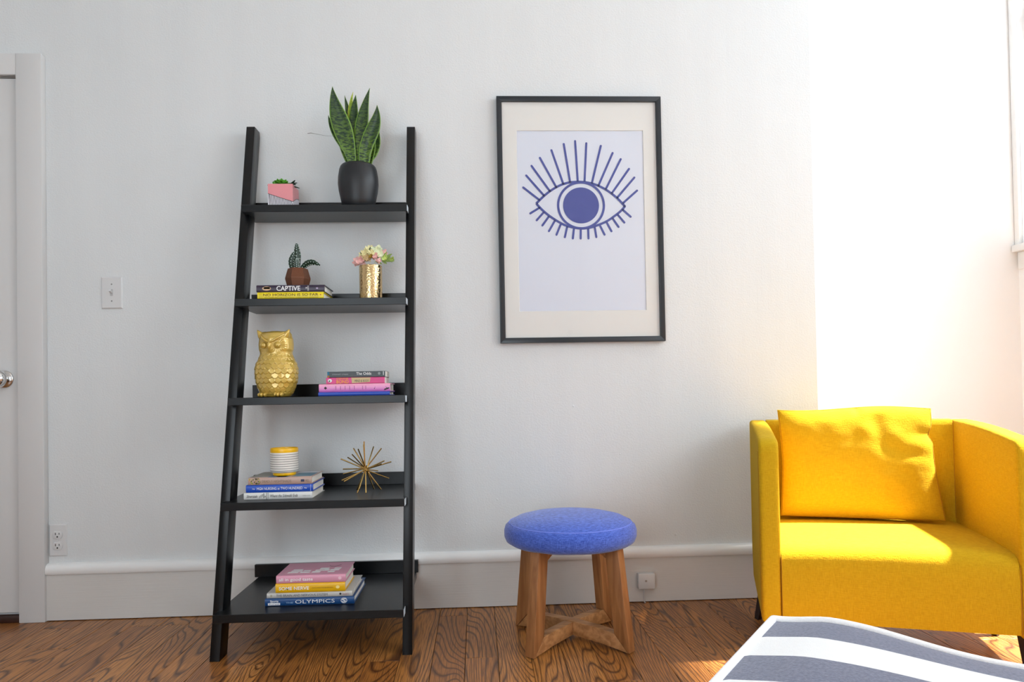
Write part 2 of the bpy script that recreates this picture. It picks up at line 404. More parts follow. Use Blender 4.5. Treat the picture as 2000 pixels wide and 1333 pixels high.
# ------------------------------------------------------------------ wall fittings
def plate(name, label, cat, x0, x1, z0, z1):
    t = thing(name, label, cat, ((x0+x1)/2, 0, (z0+z1)/2)); w_, h_ = (x1-x0)/2, (z1-z0)/2
    bm = bmesh.new(); q = .004
    back = [bm.verts.new((sx*w_, 0, sz*h_)) for sx, sz in ((-1, -1), (1, -1), (1, 1), (-1, 1))]
    mid = [bm.verts.new((sx*w_, -.002, sz*h_)) for sx, sz in ((-1, -1), (1, -1), (1, 1), (-1, 1))]
    fr = [bm.verts.new((sx*(w_-q), -.0065, sz*(h_-q))) for sx, sz in ((-1, -1), (1, -1), (1, 1), (-1, 1))]
    for a, b in ((back, mid), (mid, fr)):
        for i in range(4): bm.faces.new((a[i], a[(i+1) % 4], b[(i+1) % 4], b[i]))
    bm.faces.new(fr); bm.faces.new(back)
    obj('plate', bm, M_plate, t, 25); return t
def screw(t, x, z, y, r=.0028, m=None):
    bm = lathe_bm([(0, .001), (r*.7, .001), (r, 0), (r, -.001)], 12)
    bmesh.ops.rotate(bm, verts=bm.verts, cent=(0, 0, 0), matrix=Matrix.Rotation(R(90), 3, 'X'))
    bmesh.ops.translate(bm, verts=bm.verts, vec=(x, y, z)); obj('screw', bm, m or M_plate, t)
sw = plate('light_switch', 'white toggle light switch plate on the wall beside the door frame', 'switch', -1.331, -1.257, 1.097, 1.212)
box('toggle_slot', -.005, .005, -.0075, -.0064, -.012, .012, mat('slot_shadow_plastic', '#b9b9b9', .4), sw)
bm = box_bm(-.0035, .0035, -.022, -.006, -.004, .004, .001)
bmesh.ops.rotate(bm, verts=bm.verts, cent=(0, -.006, 0), matrix=Matrix.Rotation(R(-25), 3, 'X')); obj('toggle', bm, M_plate, sw)
for z in (.03, -.03): screw(sw, 0, z, -.0065, .0028, mat('screw_grey', '#8d8d8d', .4, metal=.6))
ol = plate('power_outlet', 'white double power outlet low on the wall beside the door frame', 'outlet', -1.5175, -1.456, .224, .337)
for z in (.0195, -.0195):
    n = 28; pts = []
    for i in range(n):
        a = 2*math.pi*i/n; pts.append((.0172*math.cos(a), max(-.0135, min(.0135, .0172*math.sin(a)))+z))
    rc = obj('receptacle', prism(pts, 'y', -.0064, -.0088, bev=.0006), M_plate, ol)
    bm = bmesh.new(); flat_y([(-.0075, z), (-.0052, z), (-.0052, z+.008), (-.0075, z+.008)], -.0088, bm)
    flat_y([(.0052, z+.001), (.0072, z+.001), (.0072, z+.0075), (.0052, z+.0075)], -.0088, bm)
    flat_y([(.0028*math.cos(k*math.pi/5), z-.0065+.0028*math.sin(k*math.pi/5)) for k in range(10)], -.0088, bm)
    obj('slot', bm, M_dark, rc)
screw(ol, 0, 0, -.0065)
jk = thing('cable_junction_box', 'small white cable box with one screw on the skirting beside the stool', 'junction box', (.5995, -.016, .0815))
obj('cover', box_bm(-.031, .031, -.026, 0, -.028, .028, .004, 2), M_plate, jk)
screw(jk, -.003, .002, -.0262, .0042, mat('screw_beige', '#a79f95', .4))
obj('cable', tube_bm([(-.006, -.004, -.026), (-.006, -.004, -.078), (-.004, -.012, -.0795)], .0022, 8), M_plate, jk)

# ------------------------------------------------------------------ framed eye print
FX0, FX1, FZ0, FZ1 = .086, .692, .953, 1.856
fp = thing('framed_print', 'black framed print of a blue lashed eye hanging above the stool', 'picture', (0, 0, 0))
M_frame = mat('black_frame', '#1c2228', .3, bump=(200, .05))
f_ = .019; bm = bmesh.new()
for a, b in (((FX0, FZ0), (FX1, FZ0)), ((FX1, FZ0), (FX1, FZ1)), ((FX1, FZ1), (FX0, FZ1)), ((FX0, FZ1), (FX0, FZ0))): pass
cx, cz = (FX0+FX1)/2, (FZ0+FZ1)/2
names = [((FX0, FZ0), (FX1, FZ0), (FX1-f_, FZ0+f_), (FX0+f_, FZ0+f_)), ((FX1, FZ0), (FX1, FZ1), (FX1-f_, FZ1-f_), (FX1-f_, FZ0+f_)),
         ((FX1, FZ1), (FX0, FZ1), (FX0+f_, FZ1-f_), (FX1-f_, FZ1-f_)), ((FX0, FZ1), (FX0, FZ0), (FX0+f_, FZ0+f_), (FX0+f_, FZ1-f_))]
for q in names: obj('frame_rail', prism(q, 'y', -.002, -.024, bev=.0008), M_frame, fp)
box('backing', FX0+.006, FX1-.006, -.0085, -.003, FZ0+.006, FZ1-.006, mat('backing_board', '#8a7a66', .9), fp)
PX0, PX1, PZ0, PZ1 = .157, .626, 1.068, 1.734
bm = bmesh.new()                                                         # mat board with bevelled window
o4 = [(FX0+.014, FZ0+.014), (FX1-.014, FZ0+.014), (FX1-.014, FZ1-.014), (FX0+.014, FZ1-.014)]
i4 = [(PX0, PZ0), (PX1, PZ0), (PX1, PZ1), (PX0, PZ1)]
A = [bm.verts.new((x, -.0135, z)) for x, z in o4]; B = [bm.verts.new((x, -.0135, z)) for x, z in i4]
Cc = [bm.verts.new((PX0+(.0015 if x == PX0 else -.0015), -.0115, z+(.0015 if z == PZ0 else -.0015))) if False else bm.verts.new((x+(.0015 if x == PX0 else -.0015), -.0115, z+(.0015 if z == PZ0 else -.0015))) for x, z in i4]
for i in range(4):
    j = (i+1) % 4; bm.faces.new((A[i], A[j], B[j], B[i])); bm.faces.new((B[i], B[j], Cc[j], Cc[i]))
M_mat = mat('cream_mat_board', '#dddcd8', .8)
obj('mat_board', bm, M_mat, fp, 20)
M_paper = mat('print_paper', '#d3d8e4', .75)
nx, nz_ = 40, 20; bm = bmesh.new(); rows = []
for j in range(nz_+1):
    row = []
    for i in range(nx+1):
        X = PX0-.002+(PX1-PX0+.004)*i/nx; Z = PZ0-.002+(PZ1-PZ0+.004)*j/nz_
        wv = .0003*math.sin(X*60)*(j/nz_)
        row.append(bm.verts.new((X, -.0105+wv, Z)))
    rows.append(row)
uv_strip(bm, rows); obj('paper', bm, M_paper, fp, recalc=False)
M_eye = mat('indigo_print', '#3f4a94', .7, bump=(500, .05), vary=.12)
def E2(u, v):                      # drawing coordinates measured on the print
    dx, dy = 1000+u/5.796-1137, 250+v/5.796-400
    return (.394+(dx-.0177*dy)/533, 1.457+(-dy-.0177*dx)/533)
yE = -.0112
def stroke(p, q, wd, bm):
    a, b = Vector(E2(*p)), Vector(E2(*q)); d = (b-a).normalized(); n = Vector((-d.y, d.x)); pts = []
    for k in range(9): th = -math.pi/2+math.pi*k/8; pts.append(b+(d*math.cos(th)+n*math.sin(th))*wd/2)
    for k in range(9): th = math.pi/2+math.pi*k/8; pts.append(a+(d*math.cos(th)+n*math.sin(th))*wd/2)
    flat_y([tuple(x) for x in pts], yE, bm, .0003)
def ringf(c, r0_, r1_, bm, y=None):
    y = y or yE; n = 64; cx_, cz_ = c
    V = [[bm.verts.new((cx_+r*math.cos(2*math.pi*i/n), y-.0003, cz_+r*math.sin(2*math.pi*i/n))) for i in range(n)] for r in (r0_, r1_)]
    for i in range(n): j = (i+1) % n; bm.faces.new((V[0][i], V[0][j], V[1][j], V[1][i]))
WD = 24/5.796/533
up_l = [((305, 810), (128, 675)), ((360, 760), (162, 538)), ((428, 710), (222, 428)), ((502, 665), (317, 335)), ((582, 625), (448, 246)), ((660, 605), (589, 173)), ((748, 600), (718, 137)), ((825, 600), (846, 160)), ((910, 610), (1012, 187)), ((985, 640), (1147, 266)), ((1068, 680), (1240, 335)), ((1138, 725), (1335, 445)), ((1200, 775), (1396, 543)), ((1268, 835), (1427, 692))]
lo_l = [((308, 905), (208, 968)), ((356, 958), (280, 1045)), ((415, 1005), (345, 1103)), ((485, 1050), (419, 1167)), ((550, 1095), (505, 1207)), ((625, 1120), (600, 1234)), ((703, 1140), (691, 1247)), ((781, 1142), (780, 1247)), ((866, 1135), (869, 1245)), ((942, 1125), (959, 1229)), ((1005, 1105), (1053, 1200)), ((1080, 1065), (1132, 1160)), ((1150, 1020), (1213, 1110)), ((1208, 975), (1280, 1058)), ((1265, 915), (1352, 992))]
for p, q in up_l+lo_l:
    bm = bmesh.new(); stroke(p, q, WD, bm); obj('printed_lash', bm, M_eye, fp)
def curve_pts(P0, P1, P2, n=24):
    return [tuple((1-t)**2*Vector(P0)+2*t*(1-t)*Vector(P1)+t*t*Vector(P2)) for t in [i/n for i in range(n+1)]]
bm = bmesh.new()
def band(pts, wd, bm):
    Q = [Vector(E2(*p)) for p in pts]; rows = []
    for i, q in enumerate(Q):
        t = (Q[min(i+1, len(Q)-1)]-Q[max(i-1, 0)]).normalized(); n = Vector((-t.y, t.x))*wd/2
        rows.append([bm.verts.new((q.x+n.x, yE-.0003, q.y+n.y)), bm.verts.new((q.x-n.x, yE-.0003, q.y-n.y))])
    for a, b in zip(rows, rows[1:]): bm.faces.new((a[0], a[1], b[1], b[0]))
upper = [(275, 855), (370, 760), (440, 705), (520, 655), (600, 622), (680, 604), (790, 600), (890, 612), (980, 640), (1070, 685), (1150, 740), (1220, 800), (1290, 878)]
lower = [(275, 855), (340, 925), (410, 985), (500, 1045), (600, 1100), (700, 1125), (790, 1135), (880, 1125), (960, 1100), (1080, 1050), (1170, 985), (1240, 930), (1290, 870)]
def smooth_poly(p, it=2):
    for _ in range(it):
        q = [p[0]]
        for a, b in zip(p, p[1:]): q += [(a[0]*.75+b[0]*.25, a[1]*.75+b[1]*.25), (a[0]*.25+b[0]*.75, a[1]*.25+b[1]*.75)]
        p = q+[p[-1]]
    return p
band(smooth_poly(upper), WD*1.1, bm); band(smooth_poly(lower), WD*1.1, bm)
obj('printed_eye_outline', bm, M_eye, fp)
cI = E2(785, 870); bm = bmesh.new(); ringf(cI, 248/5.796/533, 274/5.796/533, bm, yE-.0002); obj('printed_iris_ring', bm, M_eye, fp)
bm = bmesh.new(); flat_y([(cI[0]+205/5.796/533*math.cos(2*math.pi*k/64), cI[1]+205/5.796/533*math.sin(2*math.pi*k/64)) for k in range(64)], yE, bm); obj('printed_pupil', bm, M_eye, fp)
box('glass', FX0+.012, FX1-.012, -.0188, -.0168, FZ0+.012, FZ1-.012, M_glass, fp)

# ------------------------------------------------------------------ ladder shelf
ls = thing('ladder_shelf', 'tall black leaning ladder shelf with five boards standing against the wall', 'shelf', (-.502, -.24, 0))
def toL(p, base=(-.502, -.24, 0)): return Vector(p)-Vector(base)
def rf(z): return -.46+.2287*z
for x0, x1 in ((-.797, -.768), (-.236, -.207)):
    zt = 1.727
    pts = [(rf(0)+.24, 0), (rf(0)+.068+.24, 0), (rf(zt)+.060+.24, zt-.035), (rf(zt)+.24, zt)]
    pts = [(rf(0)+.24, 0), (rf(0)+.066+.24, 0), (rf(zt-.02)+.0635+.24, zt-.02), (rf(zt)+.055+.24, zt), (rf(zt)+.24, zt)]
    obj('side_rail', prism(pts, 'x', x0+.502, x1+.502, bev=.0012), M_black, ls)
SZ = [1.42, 1.093, .772, .454, .1385]
SF = [rf(z)-.042 for z in SZ]
for z, yf in zip(SZ, SF):
    sh = obj('shelf_board', box_bm(-.783+.502, -.229+.502, yf+.24, -.026+.24, z-.024, z, .0012, 1), M_black, ls)
    box('back_lip', -.795+.502, (-.222 if z < .2 else -.245)+.502, -.040+.24, -.026+.24, z, z+.044, M_black, sh, .001, 1)
    box('lit_end_face', -.2292+.502, -.2280+.502, yf+.001+.24, rf(z)+.24, z-.022, z-.002, mat('board_end_light', '#c9d2da', .4), sh)  # light catching the black board's end face, put in as a pale slip

# ------------------------------------------------------------------ books
M_pages = mat('page_block', '#ece8df', .9, bump=(1, .6, (3, 3, 900)))
M_ink_w = mat('white_print', '#eeeeee', .6); M_ink_k = mat('black_print', '#1c1a18', .6); M_ink_g = mat('grey_print', '#55534f', .6)
def book(label, x0, x1, yf, dep, z0, z1, cover, rz=0, hard=True, spine=None, top=None):
    """spine faces -y; returns thing and a spine-lettering helper in fractions of the spine"""
    t = thing('book', label, 'book', (x0, yf, z0), rz); L_, T = x1-x0, z1-z0-.0003; c = .0022 if hard else .0006
    bm = bmesh.new(); rs = .003 if hard else .0008
    box_bm(0, L_, .002, dep, 0, c, .0004, 1, bm); box_bm(0, L_, .002, dep, T-c, T, .0004, 1, bm)
    pr = [(.004, 0), (.001, rs*.6), (0, rs*1.3), (0, T-rs*1.3), (.001, T-rs*.6), (.004, T), (.006, T-c*.5), (.006, c*.5)]
    prism(pr, 'x', 0, L_, bm)
    obj('cover', bm, cover, t)
    i = .004 if hard else .0006
    box('pages', i, L_-i, .005, dep-(.005 if hard else .0005), c, T-c, M_pages, t)
    def sp(s, a, b, lo, hi, m, name='title', **k): return text(name, s, a*L_, b*L_, lo*T, hi*T, -.0002, m, t, **k)
    def rect(a, b, lo, hi, m, name='spine_mark', n=4):
        if n == 4: pts = [(a*L_, lo*T), (b*L_, lo*T), (b*L_, hi*T), (a*L_, hi*T)]
        else: pts = [((a+b)/2*L_+(b-a)/2*L_*math.cos(2*math.pi*k/n), (lo+hi)/2*T+(hi-lo)/2*T*math.sin(2*math.pi*k/n)) for k in range(n)]
        return obj(name, flat_y(pts, -.0001, t=.0003), m, t)
    return t, sp, rect, L_, T
def cov(name, c, rough=.35): return mat(name, c, rough, bump=(300, .04))
# shelf two
t, sp, rc, L_, T = book('yellow hardback with brown serif title, under the dark purple book', -.714, -.500, -.237, .148, 1.0933, 1.1162, cov('yellow_jacket', '#ecd400'))
br = mat('brown_print', '#5b4310', .6)
sp('NO HORIZON IS SO FAR', .09, .92, .42, .80, br, bold=.004); sp('TWO WOMEN AND THEIR EXTRAORDINARY JOURNEY ACROSS ANTARCTICA', .10, .92, .14, .27, br)
rc(.945, .965, .5, .68, mat('red_mark', '#c0501a', .6), n=8)
for a in (.03, .05, .07): rc(a, a+.002, .05, .95, br)
t, sp, rc, L_, T = book('dark purple hardback with bold white title beneath the copper cactus pot', -.717, -.497, -.237, .145, 1.1163, 1.1395, cov('purple_jacket', '#2b1b33'))
sp('CAPTIVE', .296, .645, .16, .86, M_ink_w, bold=.012)
for a, b in ((.725, .55), (.75, .75), (.75, .5), (.75, .25)): sp('EM' if a < .74 else 'AD', a, a+.022, b-.1, b+.12, M_ink_w, 'byline')
rc(.085, .215, .2, .82, mat('tan_photo', '#c9a886', .6), n=20); rc(.11, .2, .45, .72, mat('cream_photo', '#efe6d6', .6), n=4)
rc(.875, .91, .38, .62, mat('lilac_mark', '#a79bb5', .6), n=16); sp('Q', .925, .935, .35, .6, mat('mauve_mark', '#7d5a6c', .6), 'logo')
# shelf three
t, sp, rc, L_, T = book('thin cobalt blue book at the bottom of the pile right of the owl', -.507, -.281, -.302, .132, .7723, .7848, cov('cobalt_cover', '#1444b0'))
M_grad = cov('pink_jacket', '#e39ac4'); nt = M_grad.node_tree
tcg = nt.nodes.new('ShaderNodeTexCoord'); sx = nt.nodes.new('ShaderNodeSeparateXYZ'); nt.links.new(tcg.outputs['Object'], sx.inputs[0])
rp = nt.nodes.new('ShaderNodeMapRange'); rp.inputs[2].default_value = .026; nt.links.new(sx.outputs[2], rp.inputs[0])
mg = nt.nodes.new('ShaderNodeMix'); mg.data_type = 'RGBA'; mg.inputs[6].default_value = lin('#c868c8'); mg.inputs[7].default_value = lin('#f2a8c0')
nt.links.new(rp.outputs[0], mg.inputs[0]); nt.links.new(mg.outputs[2], nt.nodes['Principled BSDF'].inputs['Base Color'])
t, sp, rc, L_, T = book('pink to lilac hardback with a small black figure on its spine, right of the owl', -.505, -.280, -.301, .128, .7849, .8108, M_grad)
for a in (.235, .30, .365, .43, .495, .61, .655): rc(a, a+.006, .28, .74, mat('plum_print', '#8a3f78', .6))
o = obj('spine_mark', flat_y([(.07*L_, .5*T), (.092*L_, .32*T), (.115*L_, .5*T), (.092*L_, .7*T)], -.0001, t=.0003), M_ink_k, t)
o = obj('cyclist_mark', flat_y([(.91*L_, .18*T), (.93*L_, .36*T), (.95*L_, .36*T), (.935*L_, .62*T), (.955*L_, .44*T), (.985*L_, .46*T), (.993*L_, .36*T), (.97*L_, .28*T), (.93*L_, .16*T)], -.0001, t=.0003), M_ink_k, t)
rc(.775, .785, .3, .45, M_ink_k, n=8); rc(.786, .789, .38, .62, M_ink_k)
t, sp, rc, L_, T = book('magenta paperback with yellow lettering between the black and pink books', -.482, -.297, -.300, .112, .8109, .8314, cov('magenta_cover', '#cf1f78'), hard=False)
yl = mat('orange_yellow_print', '#f0a53c', .6)
sp('BOND', .175, .385, .06, .60, yl, bold=.01); sp('STEPHANIE', .175, .38, .68, .95, yl); rc(.03, .10, .25, .78, M_ink_w, n=12); rc(.045, .07, .32, .58, M_ink_k, n=6)
o = obj('spine_panel', flat_y([(.43*L_, .95*T), (.76*L_, .95*T), (.745*L_, .2*T), (.44*L_, .08*T)], -.0001, t=.0002), mat('tan_panel', '#c9b489', .6), t)
sp('MIND & BODY', .49, .73, .22, .62, M_ink_g, 'subtitle')
t, sp, rc, L_, T = book('slim black paperback on top of the pile right of the owl', -.478, -.295, -.300, .108, .8315, .8502, cov('charcoal_cover', '#22272b'), hard=False)
sp('The Odds', .50, .76, .38, .86, M_ink_w, bold=.006); sp("STEWART O'NAN", .085, .36, .42, .62, mat('silver_print', '#a9adb0', .6), 'author')
rc(0, .035, .35, 1, mat('teal_block', '#1f6a86', .6)); rc(0, .035, 0, .35, mat('ochre_block', '#a66a2a', .6)); rc(.42, .424, .1, .95, M_ink_g); rc(.83, .834, .1, .95, M_ink_g); rc(.875, .92, .35, .85, mat('silver_mark', '#8c9496', .6), n=14); rc(.965, .975, .3, .95, M_ink_w)
# shelf four
t, sp, rc, L_, T = book('white hardback with black italic title at the bottom of the pile under the striped cup', -.731, -.521, -.342, .178, .4543, .4756, cov('white_jacket', '#d9d9d6'))
sp('Where the Sidewalk Ends', .385, .79, .28, .72, M_ink_g, shear=.3); sp('Silverstein', .04, .20, .28, .7, M_ink_k, 'author', shear=.35)
rc(.33, .336, 0, 1, M_ink_g); rc(.35, .362, 0, 1, mat('pale_grey_print', '#a0a09e', .6))
for k in range(5): rc(.225+.02*k, .235+.022*k, .2+.1*(k % 3), .55+.12*(k % 4), mat('sketch_print', '#8b8b88', .6) if k == 0 else bpy.data.materials['sketch_print'])
sp('HARPER & ROW', .86, .97, .38, .5, bpy.data.materials['pale_grey_print'], 'publisher')
t, sp, rc, L_, T = book('royal blue hardback with white lettering in the middle of the pile under the striped cup', -.725, -.519, -.340, .172, .4757, .4990, cov('royal_blue_jacket', '#0b49b4'))
sp('MGH NURSING at TWO HUNDRED', .165, .845, .33, .68, M_ink_w); sp('~', .095, .135, .42, .56, M_ink_w, 'flourish'); sp('~', .87, .91, .42, .56, M_ink_w, 'flourish'); rc(.965, .967, .05, .95, M_ink_w)
t, sp, rc, L_, T = book('dusty peach hardback with leafy end, directly under the striped cup', -.718, -.523, -.339, .170, .4991, .5220, cov('peach_jacket', '#b7998c'))
sp('DEADLY NIGHTSHADE', .22, .68, .28, .66, mat('taupe_print', '#8f7a68', .6), bold=.004); rc(.83, .885, .32, .66, mat('navy_mark', '#2c3350', .6)); sp('HILL', .905, .965, .3, .68, bpy.data.materials['taupe_print'], 'publisher')
random.seed(3)
for c_, nm, k in (('#3f4a1c', 'dark_leaf_print', 16), ('#a9a14a', 'light_leaf_print', 12), ('#c98a70', 'blossom_print', 5)):
    mm = mat(nm, c_, .6); bm = bmesh.new()
    for _ in range(k):
        a, b = random.uniform(.01, .19)*L_, random.uniform(.08, .9)*T; th = random.uniform(0, 3.1)
        e1, e2 = Vector((math.cos(th), math.sin(th)))*.004, Vector((-math.sin(th), math.cos(th)))*.0016
        cc = Vector((max(.004, a), min(T-.004, max(.004, b)))); flat_y([tuple(cc+e1), tuple(cc+e2), tuple(cc-e1), tuple(cc-e2)], -.0001-random.random()*.0002, bm, .0002)
    obj('leaf_print', bm, mm, t)
for a, b, c0, d0, col_, nm in ((.0, .30, .06, .95, '#8f8d80', 'cover_grey'), (.30, .62, .0, .45, '#3f6a94', 'cover_blue'), (.42, .58, .04, .3, '#e8dfdc', 'cover_white'), (.47, .55, .03, .16, '#d8433a', 'cover_red'), (.66, .97, .10, .70, '#4a7f97', 'cover_teal'), (.62, .97, .70, .98, '#cfd3da', 'cover_pale')):
    q = [(a*L_, c0*.17+.003), (b*L_, c0*.17+.003), (b*L_, d0*.165), (a*L_, d0*.165)]
    obj('cover_picture', prism(q, 'z', T, T+.0002), mat(nm, col_, .4), t)
# shelf five
t, sp, rc, L_, T = book('large navy blue hardback at the bottom of the pile on the lowest board', -.654, -.386, -.397, .222, .1388, .1612, cov('navy_jacket', '#0d4076'))
sp('OLYMPICS', .34, .78, .26, .74, M_ink_w, bold=-.008); sp('THE', .235, .315, .30, .50, mat('pale_blue_print', '#8fb0cf', .6), 'title')
sp('Sports', .06, .15, .42, .80, M_ink_w, 'publisher', bold=.012); rc(.035, .17, .12, .42, M_ink_w); sp('Illustrated', .045, .16, .18, .36, bpy.data.materials['navy_jacket'], 'publisher')
bm = bmesh.new(); n = 40
for i in range(n):
    a0, a1 = 2*math.pi*i/n, 2*math.pi*(i+1)/n; P4 = []
    for a_, r_ in ((a0, 1), (a1, 1), (a1, .84), (a0, .84)): P4.append((.885*L_+.0095*r_*math.cos(a_), .5*T+.0082*r_*math.sin(a_)))
    flat_y(P4, -.0001, bm, .0002)
obj('emblem', bm, M_ink_w, t); sp('S', .863, .907, .25, .75, M_ink_w, 'emblem', bold=.02)
t, sp, rc, L_, T = book('grey white hardback with dark capitals between the navy and yellow books', -.649, -.392, -.394, .190, .1613, .1770, cov('silver_white_jacket', '#c4c1bb'))
sp('THE BRAIN AND NERVOUS SYSTEM', .11, .71, .26, .72, mat('slate_print', '#4b505e', .6)); rc(.845, .875, .3, .75, M_ink_k, n=5); sp("Reader's", .885, .96, .3, .72, mat('dusty_red_print', '#a06a66', .6), 'publisher'); rc(.04, .065, .25, .75, mat('beige_mark', '#a8a08c', .6), n=12)
t, sp, rc, L_, T = book('golden yellow hardback with white capitals second from top on the lowest board', -.622, -.413, -.396, .166, .1771, .2052, cov('golden_jacket', '#e8b200'))
sp('SOME NERVE', .05, .48, .30, .66, M_ink_w, bold=.012); sp('LESSONS LEARNED WHILE BECOMING BRAVE', .52, .83, .42, .52, mat('ochre_print', '#a9861c', .6), 'subtitle'); rc(.865, .92, .32, .68, mat('pale_yellow_mark', '#f0dd8c', .6), n=12)
t, sp, rc, L_, T = book('dusty pink hardback with white lower case title topmost on the lowest board', -.620, -.411, -.395, .160, .2053, .2292, cov('dusty_pink_jacket', '#d795ab'))
sp('all in good taste', .04, .525, .18, .68, M_ink_w, bold=.008); rc(.89, .94, .32, .72, mat('pale_pink_mark', '#efc4cf', .6), n=14)
bm = bmesh.new()
for x_, y_, w_, h_ in ((.12, .03, .15, .012), (.15, .048, .16, .012), (.16, .066, .14, .010), (.30, .03, .14, .012), (.33, .05, .10, .012), (.47, .03, .12, .016), (.50, .052, .14, .012), (.55, .07, .13, .018), (.62, .05, .08, .02), (.70, .03, .10, .014), (.72, .052, .13, .014), (.76, .072, .10, .014)):
    prism([(x_*L_, y_), ((x_+w_)*L_, y_), ((x_+w_+.01)*L_, y_+h_), ((x_+.01)*L_, y_+h_)], 'z', T, T+.0002, bm)
obj('cover_lettering', bm, M_ink_w, t)
obj('cover_scribble', tube_bm([(.66*L_, .112, T+.0002), (.70*L_, .105, T+.0002), (.75*L_, .104, T+.0002), (.80*L_, .112, T+.0002), (.83*L_, .122, T+.0002)], .0005, 6), M_ink_k, t)

# ------------------------------------------------------------------ snake plant
def leaf_mat(name, edge, mid, dark, bands=26):
    m = mat(name, mid, .35, spec=.5); nt = m.node_tree; N = nt.nodes; L = nt.links; b = N['Principled BSDF']
    uv = N.new('ShaderNodeUVMap'); sp_ = N.new('ShaderNodeSeparateXYZ'); L.new(uv.outputs[0], sp_.inputs[0])
    tc = N.new('ShaderNodeTexCoord'); mp = N.new('ShaderNodeMapping'); mp.inputs['Scale'].default_value = (60, 60, 260); L.new(tc.outputs['Object'], mp.inputs[0])
    n = N.new('ShaderNodeTexNoise'); n.inputs['Scale'].default_value = 1; n.inputs['Detail'].default_value = 3; n.inputs['Distortion'].default_value = .6; L.new(mp.outputs[0], n.inputs['Vector'])
    rp = N.new('ShaderNodeValToRGB'); rp.color_ramp.elements[0].position = .44; rp.color_ramp.elements[1].position = .56; L.new(n.outputs[0], rp.inputs[0])
    # more of the light mottling towards the leaf base
    mr = N.new('ShaderNodeMapRange'); mr.inputs[1].default_value = 0; mr.inputs[2].default_value = .75; mr.inputs[3].default_value = 1; mr.inputs[4].default_value = .25; L.new(sp_.outputs[1], mr.inputs[0])
    mu = N.new('ShaderNodeMath'); mu.operation = 'MULTIPLY'; L.new(rp.outputs[0], mu.inputs[0]); L.new(mr.outputs[0], mu.inputs[1])
    m1 = N.new('ShaderNodeMix'); m1.data_type = 'RGBA'; m1.inputs[6].default_value = lin(dark); m1.inputs[7].default_value = lin(mid); L.new(mu.outputs[0], m1.inputs[0])
    ab = N.new('ShaderNodeMath'); ab.operation = 'SUBTRACT'; ab.inputs[1].default_value = .5; L.new(sp_.outputs[0], ab.inputs[0])
    ac = N.new('ShaderNodeMath'); ac.operation = 'ABSOLUTE'; L.new(ab.outputs[0], ac.inputs[0])
    gt = N.new('ShaderNodeMath'); gt.operation = 'GREATER_THAN'; gt.inputs[1].default_value = .43; L.new(ac.outputs[0], gt.inputs[0])
    m2 = N.new('ShaderNodeMix'); m2.data_type = 'RGBA'; L.new(gt.outputs[0], m2.inputs[0]); L.new(m1.outputs[2], m2.inputs[6]); m2.inputs[7].default_value = lin(edge)
    L.new(m2.outputs[2], b.inputs['Base Color']); return m
M_snake = leaf_mat('snake_leaf', '#6f9638', '#66882a', '#0f2f1a'); M_snake_y = leaf_mat('snake_leaf_yellow', '#d8d43a', '#d2d038', '#7a9a2a')
def blade(name, pts, wid, m, parent, twist=0, fold=.35, n=26, face=(0, -1, 0)):
    """strap leaf: pts = 3-4 control points, wid = widths sampled along length"""
    P = [Vector(p) for p in pts]
    def bez(t):
        Q = P[:]
        while len(Q) > 1: Q = [Q[i].lerp(Q[i+1], t) for i in range(len(Q)-1)]
        return Q[0]
    bm = bmesh.new(); rows = []
    for i in range(n+1):
        t = i/n; p = bez(t); tg = (bez(min(1, t+.01))-bez(max(0, t-.01))).normalized()
        f = Vector(face); a = f.cross(tg).normalized(); a = Matrix.Rotation(twist*t, 3, tg) @ a; nn = a.cross(tg)
        k = t*(len(wid)-1); j = min(int(k), len(wid)-2); w_ = wid[j]+(wid[j+1]-wid[j])*(k-j)
        w_ = max(w_, .0006)
        row = []
        for s in (-1, -.6, 0, .6, 1):
            row.append(bm.verts.new(p + a*s*w_/2 - nn*(abs(s)-1)*w_*fold*.5))
        rows.append(row)
    uv_strip(bm, rows)
    for f in bm.faces: f.smooth = True
    o = obj(name, bm, m, parent, recalc=False)
    sm = o.modifiers.new('thick', 'SOLIDIFY'); sm.thickness = .0016; sm.offset = 0
    return o
sp_ = thing('snake_plant', 'upright snake plant in a round matte black pot on the top board', 'potted plant', (-.402, -.112, 1.4203))
M_pot = mat('matte_black_ceramic', '#15171b', .42, spec=.5, bump=(900, .12))
prof = [(0, 0), (.050, 0), (.0545, .004), (.060, .03), (.0665, .06), (.0695, .085), (.0685, .11), (.0645, .135), (.0605, .146), (.0565, .1505), (.0535, .151), (.0525, .147), (.055, .13), (.05, .125), (0, .125)]
obj('pot', lathe_bm(prof, 64), M_pot, sp_, 60)
M_soil = mat('dark_soil', '#2a1f17', .95, bump=(300, 1))
obj('soil', lathe_bm([(0, .134), (.03, .136), (.0545, .134), (.0545, .128)], 32), M_soil, sp_, 80)
def pxp(x, y, d=0):                    # position in the pot's own frame (1 px = 1/566 m, seen at the pot's distance)
    k = 1/566; return ((x-701)*k*(1+.02), d, (400-y)*k*1.02+.018-.0177*(x-701)*k)
def W(*a): return [v/566 for v in a]
